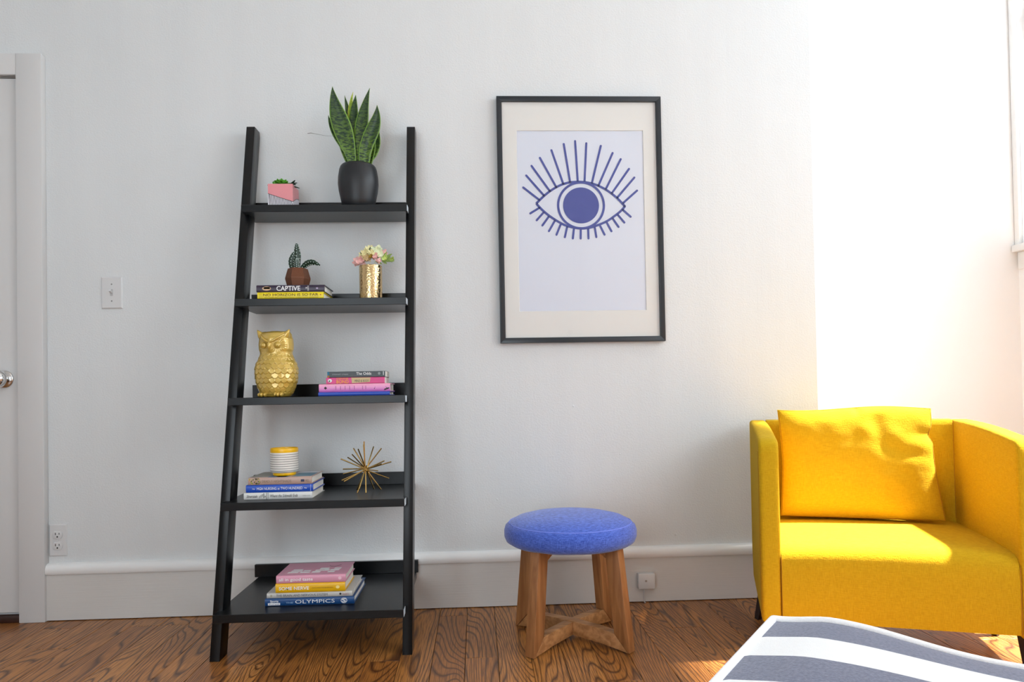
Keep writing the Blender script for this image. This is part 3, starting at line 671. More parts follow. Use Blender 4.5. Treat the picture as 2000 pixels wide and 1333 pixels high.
snake = [
    ((692, 325), (684, 270), (660, 235), (658, 181), -.030, W(15, 22, 30, 36, 37, 33, 24, 13, 0), M_snake),
    ((708, 325), (704, 270), (712, 225), (727, 178), -.015, W(14, 20, 24, 26, 26, 22, 15, 8, 0), M_snake),
    ((715, 326), (714, 280), (744, 262), (742, 216), -.034, W(20, 24, 26, 27, 28, 27, 21, 12, 0), M_snake),
    ((718, 322), (728, 280), (722, 240), (740, 214), .012, W(16, 20, 22, 20, 18, 14, 10, 5, 0), M_snake),
    ((712, 320), (740, 290), (734, 262), (741, 235), .02, W(12, 16, 20, 20, 18, 14, 8, 4, 0), M_snake),
    ((690, 320), (678, 280), (650, 262), (645, 227), .004, W(10, 12, 15, 17, 17, 15, 11, 6, 0), M_snake),
    ((685, 322), (672, 280), (660, 250), (668, 215), .014, W(12, 16, 18, 18, 16, 14, 10, 5, 0), M_snake),
    ((698, 322), (694, 260), (680, 225), (693, 180), .006, W(8, 10, 12, 13, 13, 12, 9, 5, 0), M_snake_y),
    ((702, 322), (690, 260), (694, 220), (699, 189), -.004, W(12, 16, 20, 20, 20, 18, 14, 8, 0), M_snake),
    ((694, 322), (690, 260), (682, 220), (675, 184), .018, W(12, 14, 14, 13, 12, 11, 9, 5, 0), M_snake),
    ((700, 322), (700, 260), (684, 230), (692, 192), .024, W(14, 18, 20, 20, 18, 15, 10, 5, 0), M_snake),
]
for i, (a, b, c, d_, yy, wd, mm) in enumerate(snake):
    blade('leaf', [pxp(*a, yy*.6), pxp(*b, yy), pxp(*c, yy*1.1), pxp(*d_, yy*1.2)], wd, mm, sp_, twist=random.uniform(-.35, .35), fold=random.uniform(.3, .5))

# ------------------------------------------------------------------ pink cube planter with succulent
pp = thing('succulent_planter', 'small pink cube planter with black and white stripes and a green succulent', 'potted plant', (-.659, -.110, 1.4203))
M_pink = mat('pink_glaze', '#dd8d93', .35)
hw, hh = .0415, .078; bm = bmesh.new()
box_bm(-hw, hw, -hw, hw, 0, .006, bm=bm)
for a in ((-hw, hw, -hw, -hw+.005), (-hw, hw, hw-.005, hw), (-hw, -hw+.005, -hw+.005, hw-.005), (hw-.005, hw, -hw+.005, hw-.005)): box_bm(a[0], a[1], a[2], a[3], .0, hh, bm=bm)
obj('pot', bm, M_pink, pp)
box('soil', -hw+.005, hw-.005, -hw+.005, hw-.005, .01, hh-.006, M_soil, pp)
def zl(x): return .045+(.017-.045)*((x+hw)/(2*hw))**.95
xs_ = [-hw+2*hw*i/20 for i in range(21)]
M_cw = mat('white_glaze', '#dcdae2', .35)
obj('white_field', flat_y([(-hw, 0)]+[(hw, 0)]+[(x_, zl(x_)) for x_ in xs_[::-1]], -hw, t=.0003), M_cw, pp)
bm = bmesh.new()
for i in range(16):
    a = -hw+.003+i*.0051; b = a-.0026 if i > 0 else a-.001
    flat_y([(a+.002, 0), (a+.0036, 0), (b+.0022, zl(b)), (b+.0002, zl(b))], -hw-.0003, bm, .0002)
for p, q in zip(xs_, xs_[1:]): flat_y([(p, zl(p)-.0008), (q, zl(q)-.0008), (q, zl(q)+.0008), (p, zl(p)+.0008)], -hw-.0003, bm, .0003)
obj('black_stripes', bm, mat('plum_black_glaze', '#22141e', .4), pp)
rs = [(-hw, .017), (-.025, .024), (-.008, .032), (.012, .040), (.03, .043), (hw, .044)]
obj('white_field', prism([(-hw, 0), (hw, 0)]+rs[::-1], 'x', hw, hw+.0003), M_cw, pp)
bm = bmesh.new()
for (a, b), (c, d_) in zip(rs, rs[1:]): prism([(a, b-.0008), (c, d_-.0008), (c, d_+.0008), (a, b+.0008)], 'x', hw+.0003, hw+.0006, bm)
obj('black_line', bm, bpy.data.materials['plum_black_glaze'], pp)
M_sg = mat('succulent_green', '#4f9a22', .45, bump=(60, .3), vary=.3); M_sd = mat('dark_succulent_green', '#12301c', .4)
def sleaf(c, az, el, ln, wd, m, parent):
    d = Vector((math.cos(az)*math.cos(el), math.sin(az)*math.cos(el), math.sin(el))); c = Vector(c)
    side = Vector((-math.sin(az), math.cos(az), 0)); nn = side.cross(d); bm = bmesh.new(); rows = []
    for i in range(7):
        t = i/6; w_ = wd*math.sin(math.pi*min(1, .12+.88*t)**.9)*(1 if t < 1 else 0)+.0004; p = c+d*ln*t-nn*ln*.25*t*t*-1
        rows.append([bm.verts.new(p+side*s*w_/2+nn*(abs(s))*w_*.25) for s in (-1, 0, 1)])
    uv_strip(bm, rows)
    for f in bm.faces: f.smooth = True
    o = obj('leaf', bm, m, parent, recalc=False); q = o.modifiers.new('t', 'SOLIDIFY'); q.thickness = .0022; return o
c0 = (-.002, -.016, hh+.004)
for ring_, (n_, el, ln, wd) in enumerate(((5, 1.3, .018, .014), (7, .9, .024, .018), (8, .45, .030, .020))):
    for k in range(n_): sleaf(c0, 2*math.pi*k/n_+ring_*.5, el, ln, wd, M_sg, pp)
sleaf((-.018, -.030, hh+.002), 2.0, 1.0, .022, .018, M_sg, pp)
for az, el, ln, ox, oy in ((3.3, .12, .036, -.01, -.022), (3.0, .2, .03, -.012, -.02), (-.35, .12, .040, .012, -.02), (-.15, -.02, .045, .014, -.01), (.1, .5, .03, .02, -.015), (-.1, .9, .022, .028, -.02), (3.6, .05, .03, 0, -.025), (5.6, .1, .03, .0, -.018)):
    sleaf((ox, oy, hh+.003), az, el, ln, .011, M_sd, pp)

# ------------------------------------------------------------------ copper hexagonal pot with cactus
cp = thing('potted_cactus', 'spotted cactus in a faceted copper brown pot on top of the purple book', 'potted plant', (-.602, -.158, 1.1398))
M_cop = mat('brushed_copper', '#693c22', .5, metal=.3, bump=(500, .3), vary=.15)
def hexring(r, z, bm, ph=.22, n=6): return [bm.verts.new((r*math.cos(ph+2*math.pi*i/n), r*math.sin(ph+2*math.pi*i/n), z)) for i in range(n)]
bm = bmesh.new(); rg = [hexring(.0335, 0, bm), hexring(.0415, .030, bm), hexring(.0415, .0345, bm), hexring(.0325, .066, bm), hexring(.0285, .066, bm), hexring(.0285, .058, bm)]
for A, B in zip(rg, rg[1:]):
    for i in range(6): bm.faces.new((A[i], A[(i+1) % 6], B[(i+1) % 6], B[i]))
bm.faces.new(rg[0]); bm.faces.new(rg[-1])
obj('pot', bm, M_cop, cp, 8)
M_cac = mat('cactus_green', '#15301f', .4, bump=(120, .3), vary=.35); M_spot = mat('cactus_spot', '#cfdcd6', .6)
def cactus_stem(path, rad):
    P = [Vector(p) for p in path]; k = 18
    pts, rr = [], []
    for i in range(k+1):
        t = i/k*(len(P)-1); j = min(int(t), len(P)-2); f = t-j; f2 = f
        p0, p1, p2, p3 = P[max(j-1, 0)], P[j], P[j+1], P[min(j+2, len(P)-1)]
        pts.append(.5*((2*p1)+(-p0+p2)*f2+(2*p0-5*p1+4*p2-p3)*f2**2+(-p0+3*p1-3*p2+p3)*f2**3))
        rr.append(rad[j]*(1-f)+rad[j+1]*f)
    st = obj('stem', tube_bm(pts, rr, 12, star=.22), M_cac, cp, 70)
    bm = bmesh.new()
    for i in range(1, k):
        t = (pts[i+1]-pts[i-1]).normalized(); a = Vector((0, -1, 0)); a = a-t*a.dot(t); a.normalize(); b = t.cross(a)
        for j in range(0, 12, 2):
            if (i+j//2) % 2: continue
            th = 2*math.pi*j/12; d_ = a*math.cos(th)+b*math.sin(th)
            if d_.y > .35: continue
            ball_bm(pts[i]+d_*rr[i]*.98, .0017, 1, (1, 1, 1), bm)
    s_ = obj('areoles', bm, M_spot, st); s_['kind'] = 'stuff'
cactus_stem([(.0, .004, .055), (-.004, .004, .085), (-.002, .004, .115), (-.003, .004, .138), (-.003, .002, .153)], [.007, .013, .0125, .0085, .004])
cactus_stem([(-.010, -.002, .055), (-.019, -.002, .075), (-.020, -.002, .095), (-.013, 0, .115), (-.008, 0, .125)], [.006, .0095, .010, .008, .003])
cactus_stem([(.003, -.010, .055), (.001, -.013, .072), (.002, -.013, .088), (.002, -.012, .100)], [.006, .008, .0075, .003])
cactus_stem([(.010, -.002, .056), (.020, -.004, .072), (.036, -.006, .084), (.055, -.008, .086), (.077, -.010, .076)], [.006, .009, .011, .010, .002])

# ------------------------------------------------------------------ gold vase of flowers
gv = thing('flower_vase', 'hammered gold cylinder vase of pale artificial flowers on the second board', 'vase', (-.357, -.158, 1.0933))
M_gold = mat('hammered_gold', '#cdb080', .2, metal=1)
nt = M_gold.node_tree; tcg = nt.nodes.new('ShaderNodeTexCoord'); vo = nt.nodes.new('ShaderNodeTexVoronoi'); vo.inputs['Scale'].default_value = 190
vo.feature = 'SMOOTH_F1'; bp = nt.nodes.new('ShaderNodeBump'); bp.inputs['Strength'].default_value = .9; bp.inputs['Distance'].default_value = .0012
nt.links.new(tcg.outputs['Object'], vo.inputs['Vector']); nt.links.new(vo.outputs[0], bp.inputs['Height']); nt.links.new(bp.outputs[0], nt.nodes['Principled BSDF'].inputs['Normal'])
obj('vase_body', lathe_bm([(0, 0), (.036, 0), (.0378, .002), (.0385, .006), (.0385, .116), (.038, .1195), (.0365, .1195), (.036, .116), (.036, .01), (0, .01)], 64), M_gold, gv, 50)
M_fp = mat('pale_pink_petal', '#e9b9b4', .7); M_fc = mat('cream_petal', '#efe7b4', .7); M_fw = mat('white_green_petal', '#e6eccb', .7); M_fg = mat('soft_green_leaf', '#8da35a', .6); M_fd = mat('dark_green_leaf', '#2f4a34', .6); M_fy = mat('ochre_stamen', '#a8852c', .7)
random.seed(11)
def petal(bm, c, d, ln, wd, cup=.3):
    c = Vector(c); d = Vector(d).normalized(); s = d.cross(Vector((.3, -.9, .2))); s.normalize(); nn = s.cross(d); rows = []
    for i in range(5):
        t = i/4; w_ = wd*math.sin(math.pi*(.15+.75*t)); p = c+d*ln*t+nn*cup*ln*t*t
        rows.append([bm.verts.new(p+s*q*w_/2+nn*abs(q)*w_*.2) for q in (-1, 0, 1)])
    for a, b in zip(rows, rows[1:]):
        for j in range(2): bm.faces.new((a[j], a[j+1], b[j+1], b[j]))
def bloom(name, c, r, m, n, parent=gv, sz=1):
    r *= 1.22; bm = bmesh.new(); ball_bm(c, r*.7, 1, (1, 1, .8), bm)
    for k in range(n):
        z = 1-2*(k+.5)/n*.8; th = k*2.4; q = math.sqrt(max(0, 1-z*z)); d = Vector((q*math.cos(th), q*math.sin(th), z))
        petal(bm, Vector(c)+d*r*.4, d+Vector((random.uniform(-.3, .3), random.uniform(-.3, .3), random.uniform(-.1, .3))), r*.75, r*.7*sz, random.uniform(-.2, .5))
    return obj(name, bm, m, parent, 60, recalc=False)
def fx(x, y, d=0): k = 1/565; return ((x-725)*k, d, .120-(y-521)*k)
bloom('pink_bud', fx(706, 514, -.015), .017, M_fp, 9); bloom('pink_bud', fx(700, 517, -.012), .012, M_fp, 7)
bloom('cream_bloom', fx(714, 502, -.01), .015, M_fc, 26, sz=.6); bloom('cream_bloom', fx(724, 494, 0), .017, M_fc, 30, sz=.6); bloom('cream_bloom', fx(719, 510, -.022), .013, mat('tan_floret', '#d2b98a', .7), 24, sz=.5)
bloom('white_bloom', fx(738, 495, -.008), .018, M_fw, 12); bloom('white_bloom', fx(744, 503, -.016), .013, M_fw, 10); bloom('white_bloom', fx(732, 492, .012), .014, M_fw, 10)
bloom('pink_bud', fx(735, 506, -.026), .012, M_fp, 8); bloom('pink_bud', fx(742, 514, -.024), .009, M_fp, 7); bloom('pink_bud', fx(751, 497, -.004), .011, M_fp, 7)
bloom('green_bud', fx(753, 508, -.012), .011, mat('lime_bud', '#c3d67a', .6), 9); bloom('green_bud', fx(766, 511, -.008), .010, mat('olive_bud', '#9fb257', .6), 8)
bloom('ochre_floret', fx(728, 506, -.03), .008, M_fy, 14, sz=.5); bloom('cream_bloom', fx(729, 499, -.02), .012, M_fc, 20, sz=.6)
for a, b, mm in (((722, 512), (706, 497), M_fd), ((748, 508), (768, 500), M_fg), ((748, 512), (757, 495), M_fg), ((748, 514), (765, 504), M_fg), ((722, 505), (726, 486), M_fd), ((750, 514), (757, 519), M_fg), ((750, 512), (772, 514), M_fg), ((735, 512), (748, 520), M_fg)):
    bm = bmesh.new(); p, q = Vector(fx(*a, -.008)), Vector(fx(*b, -.014)); petal(bm, p, q-p, (q-p).length, .009, .1); obj('leaf', bm, mm, gv, 60, recalc=False)
for a, b in (((722, 524), (716, 508)), ((726, 524), (724, 508)), ((729, 524), (736, 510)), ((720, 526), (707, 514)), ((732, 526), (748, 508))):
    obj('stem', tube_bm([fx(*a, 0), fx(*b, -.012)], .0009, 6), M_fw, gv)
bm = ball_bm((0, 0, 0), 1, 0); bm.free()

# ------------------------------------------------------------------ golden owl
M_owl = mat('glossy_gold_glaze', '#c6a548', .3, metal=.3, spec=.6, coat=.7)
ow = thing('owl_figurine', 'glossy gold ceramic owl figurine standing on the middle board', 'figurine', (-.649, -.258, .7725), R(-9))
prof = [(0, .040), (.004, .047), (.012, .052), (.03, .0575), (.06, .0625), (.087, .0640), (.108, .0605), (.125, .0545), (.136, .0505), (.143, .0515), (.155, .0548), (.168, .0555), (.185, .0540), (.198, .0500), (.205, .044), (.2095, .034), (.2125, .020), (.2135, .0)]
def pr(z):
    for (a, b), (c, d_) in zip(prof, prof[1:]):
        if a <= z <= c: 
            t = (z-a)/(c-a+1e-9); t2 = t*t*(3-2*t) if c < .2 else t; return b+(d_-b)*t2
    return 0
def ss(a, b, x): t = max(0, min(1, (x-a)/(b-a))); return t*t*(3-2*t)
NT, NZ = 240, 220; bm = bmesh.new(); rings = []
eyes = ((-.0235, .1655), (.0235, .1655))
for iz in range(NZ+1):
    t = iz/NZ; z = .2135*(1-(1-t)**1.25) if t > .8 else .2135*t*(1-(1-.8)**1.25)/.8
    ring = []
    for it in range(NT):
        th = 2*math.pi*it/NT; r = pr(z); x_, y_ = r*math.sin(th), -r*math.cos(th)*.90       # th=0 faces -y
        n_ = Vector((math.sin(th), -math.cos(th), 0)); fr = math.cos(th)
        disp = 0
        if z < .142:                                                                       # overlapping breast feathers
            h_, w_ = .0150, 2*math.pi/21; best = None; v = z/h_
            for k in (int(v)+1, int(v), int(v)-1):
                u = th/w_+(.5 if k % 2 else 0); du = u-round(u); edge = k-.12+.62*(1-math.sqrt(max(0, 1-(1.96*du)**2)))
                tt = v-edge
                if tt >= 0: best = tt; break
            if best is not None: disp += .0026*max(0, 1-best*.8)*ss(.004, .02, z)*(1-ss(.132, .142, z))
            disp += .0035*ss(.55, .75, abs(math.sin(th)))*ss(.02, .05, z)*(1-ss(.10, .125, z))   # folded wings
        else:
            for ex, ez in eyes:
                if fr > 0:
                    dx, dz = x_-ex, z-ez; rr = math.hypot(dx, dz); ph = math.atan2(dz, dx)
                    disp += -.0045*math.exp(-(rr/.020)**4) + .0011*abs(math.sin(ph*11))*ss(.008, .012, rr)*(1-ss(.018, .026, rr))*1.0
            disp += .004*math.exp(-(x_/.009)**2)*ss(.0, .6, fr)*math.exp(-((z-.162)/.03)**2)
        zz = z
        if z > .188: 
            q = math.exp(-((abs(x_)-.044)/.013)**2)*ss(.188, .205, z); zz += .0055*q
        ring.append(bm.verts.new((x_+n_.x*disp, y_+n_.y*disp, zz)))
    rings.append(ring)
for a, b in zip(rings, rings[1:]):
    for i in range(NT): j = (i+1) % NT; bm.faces.new((a[i], a[j], b[j], b[i]))
bm.faces.new(rings[0][::-1]); bmesh.ops.remove_doubles(bm, verts=bm.verts, dist=1e-6)
obj('body', bm, M_owl, ow, 75)
def ysurf(x_, z): r = pr(z); q = max(0, 1-(x_/max(r, 1e-4))**2); return -r*.9*math.sqrt(q)
for s in (-1, 1):
    pts = []; rr = []
    for i in range(13):
        t = i/12; xx = s*(.003+.049*t); zz = .1755+.008*t+.030*t**1.5; pts.append((xx, ysurf(min(abs(xx), .045), min(zz, .2))-.002-.002*math.sin(math.pi*t)+.006*t*t, zz)); rr.append(.0032+.0008*math.sin(math.pi*t)-.002*t**3)
    rr[-1] = .0012
    obj('brow_ridge', tube_bm(pts, rr, 12), M_owl, ow, 80)
    tip = (s*.054, -.020, .2165)
    obj('ear_tuft', tube_bm([(s*.034, -.012, .190), (s*.043, -.018, .200), (s*.049, -.020, .209), tip], [.016, .0115, .006, .0012], 16), M_owl, ow, 80)
    ex = s*.0235; ye = ysurf(ex, .1655)
    obj('eye', ball_bm((ex, ye-.0002, .1655), .0104, 3, (1, .45, 1)), M_owl, ow, 80)
    obj('pupil', ball_bm((ex, ye-.0042, .1655), .0052, 3, (1, .5, 1)), M_owl, ow, 80)
obj('beak', ball_bm((0, ysurf(0, .163)-.0015, .1635), .0064, 3, (.95, 1.1, 1.9)), M_owl, ow, 80)
for s in (-1, 1):
    bm = bmesh.new()
    for k in (-1, 0, 1): ball_bm((s*.027+k*.0095, -.045-(.004 if k == 0 else 0), .0075), .0075, 2, (.72, 1.6, 1.0), bm)
    obj('foot', bm, M_owl, ow, 80)

# ------------------------------------------------------------------ striped cup and starburst
cu = thing('striped_cup', 'white cup with grey lines and yellow rim on top of books', 'cup', (-.624, -.272, .5224))
M_cup = mat('cream_glaze', '#e5e1da', .3); M_cy = mat('yellow_glaze', '#f0b800', .3)
obj('cup_body', lathe_bm([(0, .008), (.034, .008), (.040, .010), (.0428, .014), (.0432, .02), (.0432, .073)], 64), M_cup, cu, 50)
obj('foot_ring', lathe_bm([(0, 0), (.0345, 0), (.0355, .002), (.0355, .008), (.034, .010), (0, .010)], 48), M_cy, cu, 50)
obj('rim', lathe_bm([(.0432, .073), (.0436, .076), (.0434, .084), (.0422, .0865), (.0405, .0855), (.0398, .080), (.0396, .02), (0, .018)], 64), M_cy, cu, 50)
for k in range(8):
    z = .0147+k*.0073; obj('grey_line', lathe_bm([(.0431, z), (.0434, z+.0001), (.0434, z+.0015), (.0431, z+.0016)], 64), mat('line_grey', '#6f6c66', .4) if k == 0 else bpy.data.materials['line_grey'], cu)
sb = thing('starburst_ornament', 'brass starburst ornament of thin rods on the fourth board', 'ornament', (-.371, -.235, .4545))
M_brass = mat('brass', '#c9a765', .25, metal=1)
tips = [(605, 155), (560, 225), (525, 280), (375, 290), (335, 410), (185, 460), (260, 460), (180, 670), (185, 760), (215, 840), (262, 855), (430, 1060), (480, 1105), (535, 995), (640, 1105), (735, 1055), (880, 1055), (675, 890), (1050, 825), (790, 735), (1070, 550), (985, 500), (940, 550), (890, 300), (738, 270)]
sgn = [-1, 1, -1, 1, 1, -1, 1, 1, 1, -1, -1, 1, -1, -1, -1, 1, 1, 1, -1, 1, 1, -1, -1, 1, 1]
for (u, v), s in zip(tips, sgn):
    k = 1/9.52/583; dx, dz = (u-620)*k, (660-v)*k; l2 = math.hypot(dx, dz); L3 = .088; dy = s*math.sqrt(max(L3**2-l2**2, .0002))*.75
    if dz < -.06: dz = max(dz, -.0752)
    c = Vector((0, 0, .0765)); e = Vector((dx, dy, dz)); st = c+e*-.12+Vector((random.uniform(-.004, .004), random.uniform(-.004, .004), random.uniform(-.004, .004)))
    tip = c+e; tip.z = max(tip.z, .0012)
    obj('rod', tube_bm([st, tip], .0021, 8), M_brass, sb)

# ------------------------------------------------------------------ stool
stl = thing('stool', 'round stool with a blue fabric seat and crossed wooden legs standing before the wall', 'stool', (.283, -.36, 0), R(2.5))
M_blue = fabric_mat('blue_linen', '#2a45a0', '#5a78d8', 700, .5, sheen=.35)
prof = [(0, .2985), (.165, .2985), (.188, .301), (.2010, .309), (.2070, .324), (.2070, .342), (.2030, .355), (.1945, .3625), (.1870, .3675), (.17, .377), (.13, .3875), (.07, .395), (0, .398)]
bm = lathe_bm(prof, 96)
for v in bm.verts: v.co.z += .0012*mnoise.noise(v.co*14)
obj('seat', bm, M_blue, stl, 80)
obj('seat_seam', tube_bm([(.1915*math.cos(2*math.pi*i/72), .1915*math.sin(2*math.pi*i/72), .3650) for i in range(73)], .0013, 6), mat('light_blue_thread', '#7f93ea', .8), stl, 80)
M_acacia = wood_mat('oiled_wood', '#a87345', '#8a5a33', (40, 40, 3)); M_acacia2 = wood_mat('oiled_wood_rail', '#b98655', '#94643a', (6, 40, 40))
for k in range(4):
    an = R(45+90*k); q = Matrix.Rotation(an, 3, 'Z')
    pts = [(.176, .302), (.215, .0), (.213, 0), (.163, .045), (.130, .302)]
    pts = [(.182, .302), (.2165, .001), (.2105, .001), (.1640, .050), (.136, .302)]
    bm = prism([(p[0], p[1]) for p in pts], 'y', -.0165, .0165, bev=.0018)
    bmesh.ops.rotate(bm, verts=bm.verts, cent=(0, 0, 0), matrix=q); obj('leg', bm, M_acacia, stl)
for k in range(2):
    q = Matrix.Rotation(R(45+90*k), 3, 'Z')
    if k == 1:   # the long rail
        lo_ = [(-.2085, .001), (-.12, .011), (0, .016), (.12, .011), (.2085, .001), (.1635, .0495), (.10, .056), (0, .0585), (-.10, .056), (-.1635, .0495)]
        bms = [prism(lo_, 'y', -.0155, .0155, bev=.0015)]
    else:
        a = [(.0162, .016), (.12, .011), (.2085, .001), (.1635, .0495), (.10, .054), (.0162, .056)]
        bms = [prism(a, 'y', -.0155, .0155, bev=.0015), prism([(-p[0], p[1]) for p in a][::-1], 'y', -.0155, .0155, bev=.0015)]
    for bm in bms:
        bmesh.ops.rotate(bm, verts=bm.verts, cent=(0, 0, 0), matrix=q); obj('stretcher', bm, M_acacia2, stl)
    bm = prism([(-.139, .298), (-.139, .270), (-.11, .286), (.11, .286), (.139, .270), (.139, .298)], 'y', -.015, .015)
    bmesh.ops.rotate(bm, verts=bm.verts, cent=(0, 0, 0), matrix=q); obj('top_rail', bm, M_acacia2, stl)

# ------------------------------------------------------------------ armchair
ac = thing('armchair', 'boxy golden yellow fabric armchair standing in the corner by the window', 'armchair', (.806, -.575, 0), R(-19))
M_yel = fabric_mat('golden_fabric', '#be970f', '#cda619', 560, .5, sheen=.0)
M_lgd = mat('dark_leg', '#2a1f1c', .4)
def arm(w0, w1, inner):
    n = 14; pts = [(0, .10), (0, .585), (.004, .607), (.018, .622)]
    for i in range(n): t = i/(n-1); d_ = .06+.485*t; pts.append((d_, .628+.030*t+.006*math.sin(math.pi*t)))
    pts += [(.562, .657), (.57, .645), (.57, .19), (.51, .10)]
    bm = prism(pts, 'x', w0, w1)
    es = [e for e in bm.edges if abs(e.verts[0].co.x-e.verts[1].co.x) < 1e-5]
    bmesh.ops.bevel(bm, geom=es, offset=.014, segments=4, affect='EDGES', profile=.6, clamp_overlap=True)
    return obj('arm', bm, M_yel, ac, 40)
arm(0, .0555, 1); arm(.6445, .70, -1)
bm = prism([(.515, .12), (.522, .640), (.530, .656), (.560, .659), (.569, .648), (.569, .19), (.56, .12)], 'x', .0557, .6443)
obj('backrest', bm, M_yel, ac, 30)
# seat: sprung front with a rounded top edge, slightly crowned
bm = bmesh.new(); rows = []; nw = 28
side = [(.50, .110), (.003, .110), (.001, .13), (.0, .18), (.0, .25), (.002, .285), (.008, .303), (.02, .316), (.04, .3225), (.08, .326), (.2, .327), (.30, .326), (.42, .324), (.516, .322)]
for i in range(nw+1):
    u = i/nw; xx = .0560+.588*u; cr = .010*(4*u*(1-u))**.7
    rows.append([bm.verts.new((xx, d_-(.004*(4*u*(1-u)) if d_ < .03 else 0), z_+(cr-.006 if z_ > .28 else 0))) for d_, z_ in side])
for a, b in zip(rows, rows[1:]):
    for j in range(len(side)-1): bm.faces.new((a[j], a[j+1], b[j+1], b[j]))
bm.faces.new(rows[0]); bm.faces.new(rows[-1][::-1])
obj('seat', bm, M_yel, ac, 50)
M_seam = mat('seam_thread', '#a87600', .9)
for xx in (-.0002, .0556, .6446): obj('seam', tube_bm([(xx, .0135, .112), (xx, .0135, .35), (xx, .0135, .59)] if xx < 0 else [(xx, .0005, .112), (xx, .0, .2), (xx, .0005, .29)], .0012, 6), M_seam, ac)
obj('seam', tube_bm([(.644, .516, .33), (.644, .519, .45), (.644, .522, .655)], .0014, 6), M_seam, ac)
for a, b, c, d_ in ((.028, .075, .022, .062), (.672, .075, .678, .062), (.032, .352, .004, .351), (.668, .352, .696, .351)):
    obj('leg', tube_bm([(a, b, .125), (c, d_, 0)], [.020, .011], 4), M_lgd, ac)

# loose back cushion
cs = thing('back_cushion', 'plump yellow cushion with creases leaning on the back of the armchair', 'cushion')
cs.location = Vector((.806, -.575, 0))+Matrix.Rotation(R(-19), 3, 'Z')@Vector((.333, .428, .3345)); cs.rotation_euler = (R(-7), 0, R(-19)-R(1))
hw_, ht_, td = .244, .368, .056; bm = bmesh.new()
nu, nv = 90, 70
def pillow(u, v, side_):          # u,v in -1..1
    e = 7.0
    edge = (max(0, 1-abs(u)**e)*max(0, 1-abs(v)**e))
    th = td*(.30+.70*(max(0, (1-u*u))**.45)*(max(0, (1-v*v))**.45))*(edge**.33)
    pin = 1-.025*math.cos(v*math.pi/2)
    x_ = u*hw_*(1-.02*(1-abs(v)))*pin; z_ = (v+1)/2*ht_
    if v > 0: z_ += .006*math.sin(u*3.1+.5)*v
    x_ += .012*(-v)*max(0, u)                                                      # wider at the foot
    x_ -= .012*math.exp(-((v-.52)/.10)**2)*ss(.5, 1, u)                            # pinched right side
    y_ = side_*th
    if side_ < 0:
        q = (1-u*u)**.3 if abs(u) < 1 else 0
        wr = .0030*math.sin(14*v+3.2*u+2.5*mnoise.noise(Vector((u*1.5, v*1.5, 2))))*ss(-.2, .9, u)*ss(-.3, .3, v)
        wr += .005*mnoise.noise(Vector((u*2.3, v*2.0, 5)))+.0016*mnoise.noise(Vector((u*6, v*5, 9)))
        wr += -.009*math.exp(-((u-.28)/.10)**2-((v-.62)/.20)**2)*1.0 - .008*math.exp(-((u-.02+.0)/.05)**2-((v-.95)/.1)**2)
        y_ -= wr*edge**.3*q
    return Vector((x_, y_, z_))
grid = {}
for s in (-1, 1):
    for i in range(nu+1):
        for j in range(nv+1):
            u = math.sin(math.pi/2*(2*i/nu-1)*.999)*1.0; v = math.sin(math.pi/2*(2*j/nv-1)*.999)
            grid[s, i, j] = bm.verts.new(pillow(u, v, s))
    for i in range(nu):
        for j in range(nv):
            f = [grid[s, i, j], grid[s, i+1, j], grid[s, i+1, j+1], grid[s, i, j+1]]
            bm.faces.new(f if s < 0 else f[::-1])
bmesh.ops.remove_doubles(bm, verts=bm.verts, dist=.0004)
def rim_(s, t): 
    return pillow(*t, s)
obj('cushion_cover', bm, M_yel, cs, 85)
path = []
for a, b, n in (((-1, -1), (-1, 1), 20), ((-1, 1), (1, 1), 30), ((1, 1), (1, -1), 20), ((1, -1), (-1, -1), 30)):
    for k in range(n): t = k/n; u = a[0]+(b[0]-a[0])*t; v = a[1]+(b[1]-a[1])*t; path.append(pillow(u*.985, v*.985, -1)+Vector((0, -.0, 0)))
path.append(path[0]); obj('seam', tube_bm(path, .0013, 6), M_seam, cs, 80)

# ------------------------------------------------------------------ striped ottoman in the foreground
M_str = fabric_mat('striped_cotton', '#ffffff', '#f2f2f2', 600, .4)
nt = M_str.node_tree; N = nt.nodes; L = nt.links; tcs = N.new('ShaderNodeTexCoord'); sxs = N.new('ShaderNodeSeparateXYZ'); L.new(tcs.outputs['Object'], sxs.inputs[0])
def mt(op, a, b_):
    k = N.new('ShaderNodeMath'); k.operation = op
    for i, x_ in enumerate((a, b_)):
        if isinstance(x_, (int, float)): k.inputs[i].default_value = x_
        else: L.new(x_, k.inputs[i])
    return k.outputs[0]
STR = .186
ph = mt('FRACT', mt('DIVIDE', mt('SUBTRACT', 10*STR+.002, sxs.outputs[1]), STR), 0)
isd = mt('LESS_THAN', ph, .52)
nzs = N.new('ShaderNodeTexNoise'); nzs.inputs['Scale'].default_value = 260; nzs.inputs['Detail'].default_value = 3
mgs = N.new('ShaderNodeMix'); mgs.data_type = 'RGBA'; mgs.inputs[6].default_value = lin('#42465c'); mgs.inputs[7].default_value = lin('#868aa0'); L.new(nzs.outputs[0], mgs.inputs[0]); L.new(tcs.outputs['Object'], nzs.inputs['Vector'])
mxs = N.new('ShaderNodeMix'); mxs.data_type = 'RGBA'; L.new(isd, mxs.inputs[0]); mxs.inputs[6].default_value = lin('#efefef'); L.new(mgs.outputs[2], mxs.inputs[7])
L.new(mxs.outputs[2], N['Principled BSDF'].inputs['Base Color'])
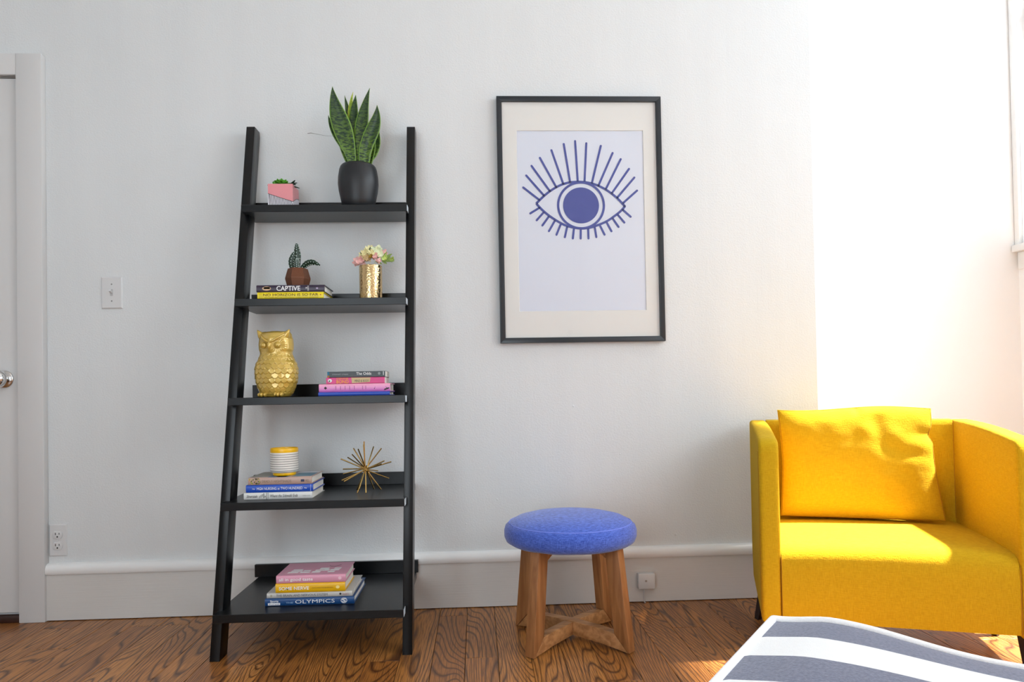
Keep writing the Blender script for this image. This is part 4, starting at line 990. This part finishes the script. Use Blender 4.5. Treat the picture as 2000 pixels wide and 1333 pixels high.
# local frame: origin at the far left top corner, +x along the far edge, -y towards the camera
ot = thing('ottoman', 'square ottoman with wide grey blue and white stripes and white piping in the foreground', 'ottoman', (.467, -1.463, 0), math.atan2(-.167, .224))
SZo = .62; ZT = .40; bm = bmesh.new(); n = 44
def top(u, v):                        # u along x 0..1, v toward camera 0..1
    x_, y_ = u*SZo, -v*SZo
    cu_ = (4*u*(1-u))**.5*(4*v*(1-v))**.5
    z_ = ZT+.016*cu_+.012*math.sin(u*7.5+.6)*math.exp(-v*2.0)*ss(0, .15, u)+.004*mnoise.noise(Vector((u*4, v*4, 1)))*ss(0, .1, u)
    x_ += .008*math.sin(v*5)*(1-u)*0
    y_ += .010*math.sin(u*6+2.5)*(1-v)*ss(0, .1, u)
    return Vector((x_, y_, z_))
G = [[bm.verts.new(top(i/n, j/n)) for j in range(n+1)] for i in range(n+1)]
for i in range(n):
    for j in range(n): bm.faces.new((G[i][j], G[i][j+1], G[i+1][j+1], G[i+1][j]))
obj('seat_cover', bm, M_str, ot, 60)
per = [(i/n, 0) for i in range(n)]+[(1, j/n) for j in range(n)]+[(1-i/n, 1) for i in range(n)]+[(0, 1-j/n) for j in range(n)]
bm = bmesh.new(); rings = []
for zz, out in ((0, 0), (-.02, .006), (-.10, .014), (-.22, .012), (-.33, .004), (-.385, -.004)):
    ring = []
    for u, v in per:
        p = top(u, v); c = Vector((SZo/2, -SZo/2, 0)); d_ = Vector((p.x-c.x, p.y-c.y, 0)).normalized()
        ring.append(bm.verts.new((p.x+d_.x*out, p.y+d_.y*out, p.z+zz if zz > -.3 else ZT+zz)))
    rings.append(ring)
for a, b in zip(rings, rings[1:]):
    for i in range(len(per)): j = (i+1) % len(per); bm.faces.new((a[i], a[j], b[j], b[i]))
bm.faces.new(rings[-1])
obj('side_cover', bm, M_str, ot, 60)
M_pip = fabric_mat('white_piping', '#f4f4f4', '#ffffff', 900, .3)
obj('piping', tube_bm([top(u, v)+Vector((0, 0, .001)) for u, v in per+[per[0]]], .0065, 10), M_pip, ot, 80)
for a, b in ((.05, -.05), (SZo-.05, -.05), (.05, -SZo+.05), (SZo-.05, -SZo+.05)): obj('foot', lathe_bm([(0, 0), (.018, 0), (.022, .018), (0, .018)], 20, a, b), M_lgd, ot)
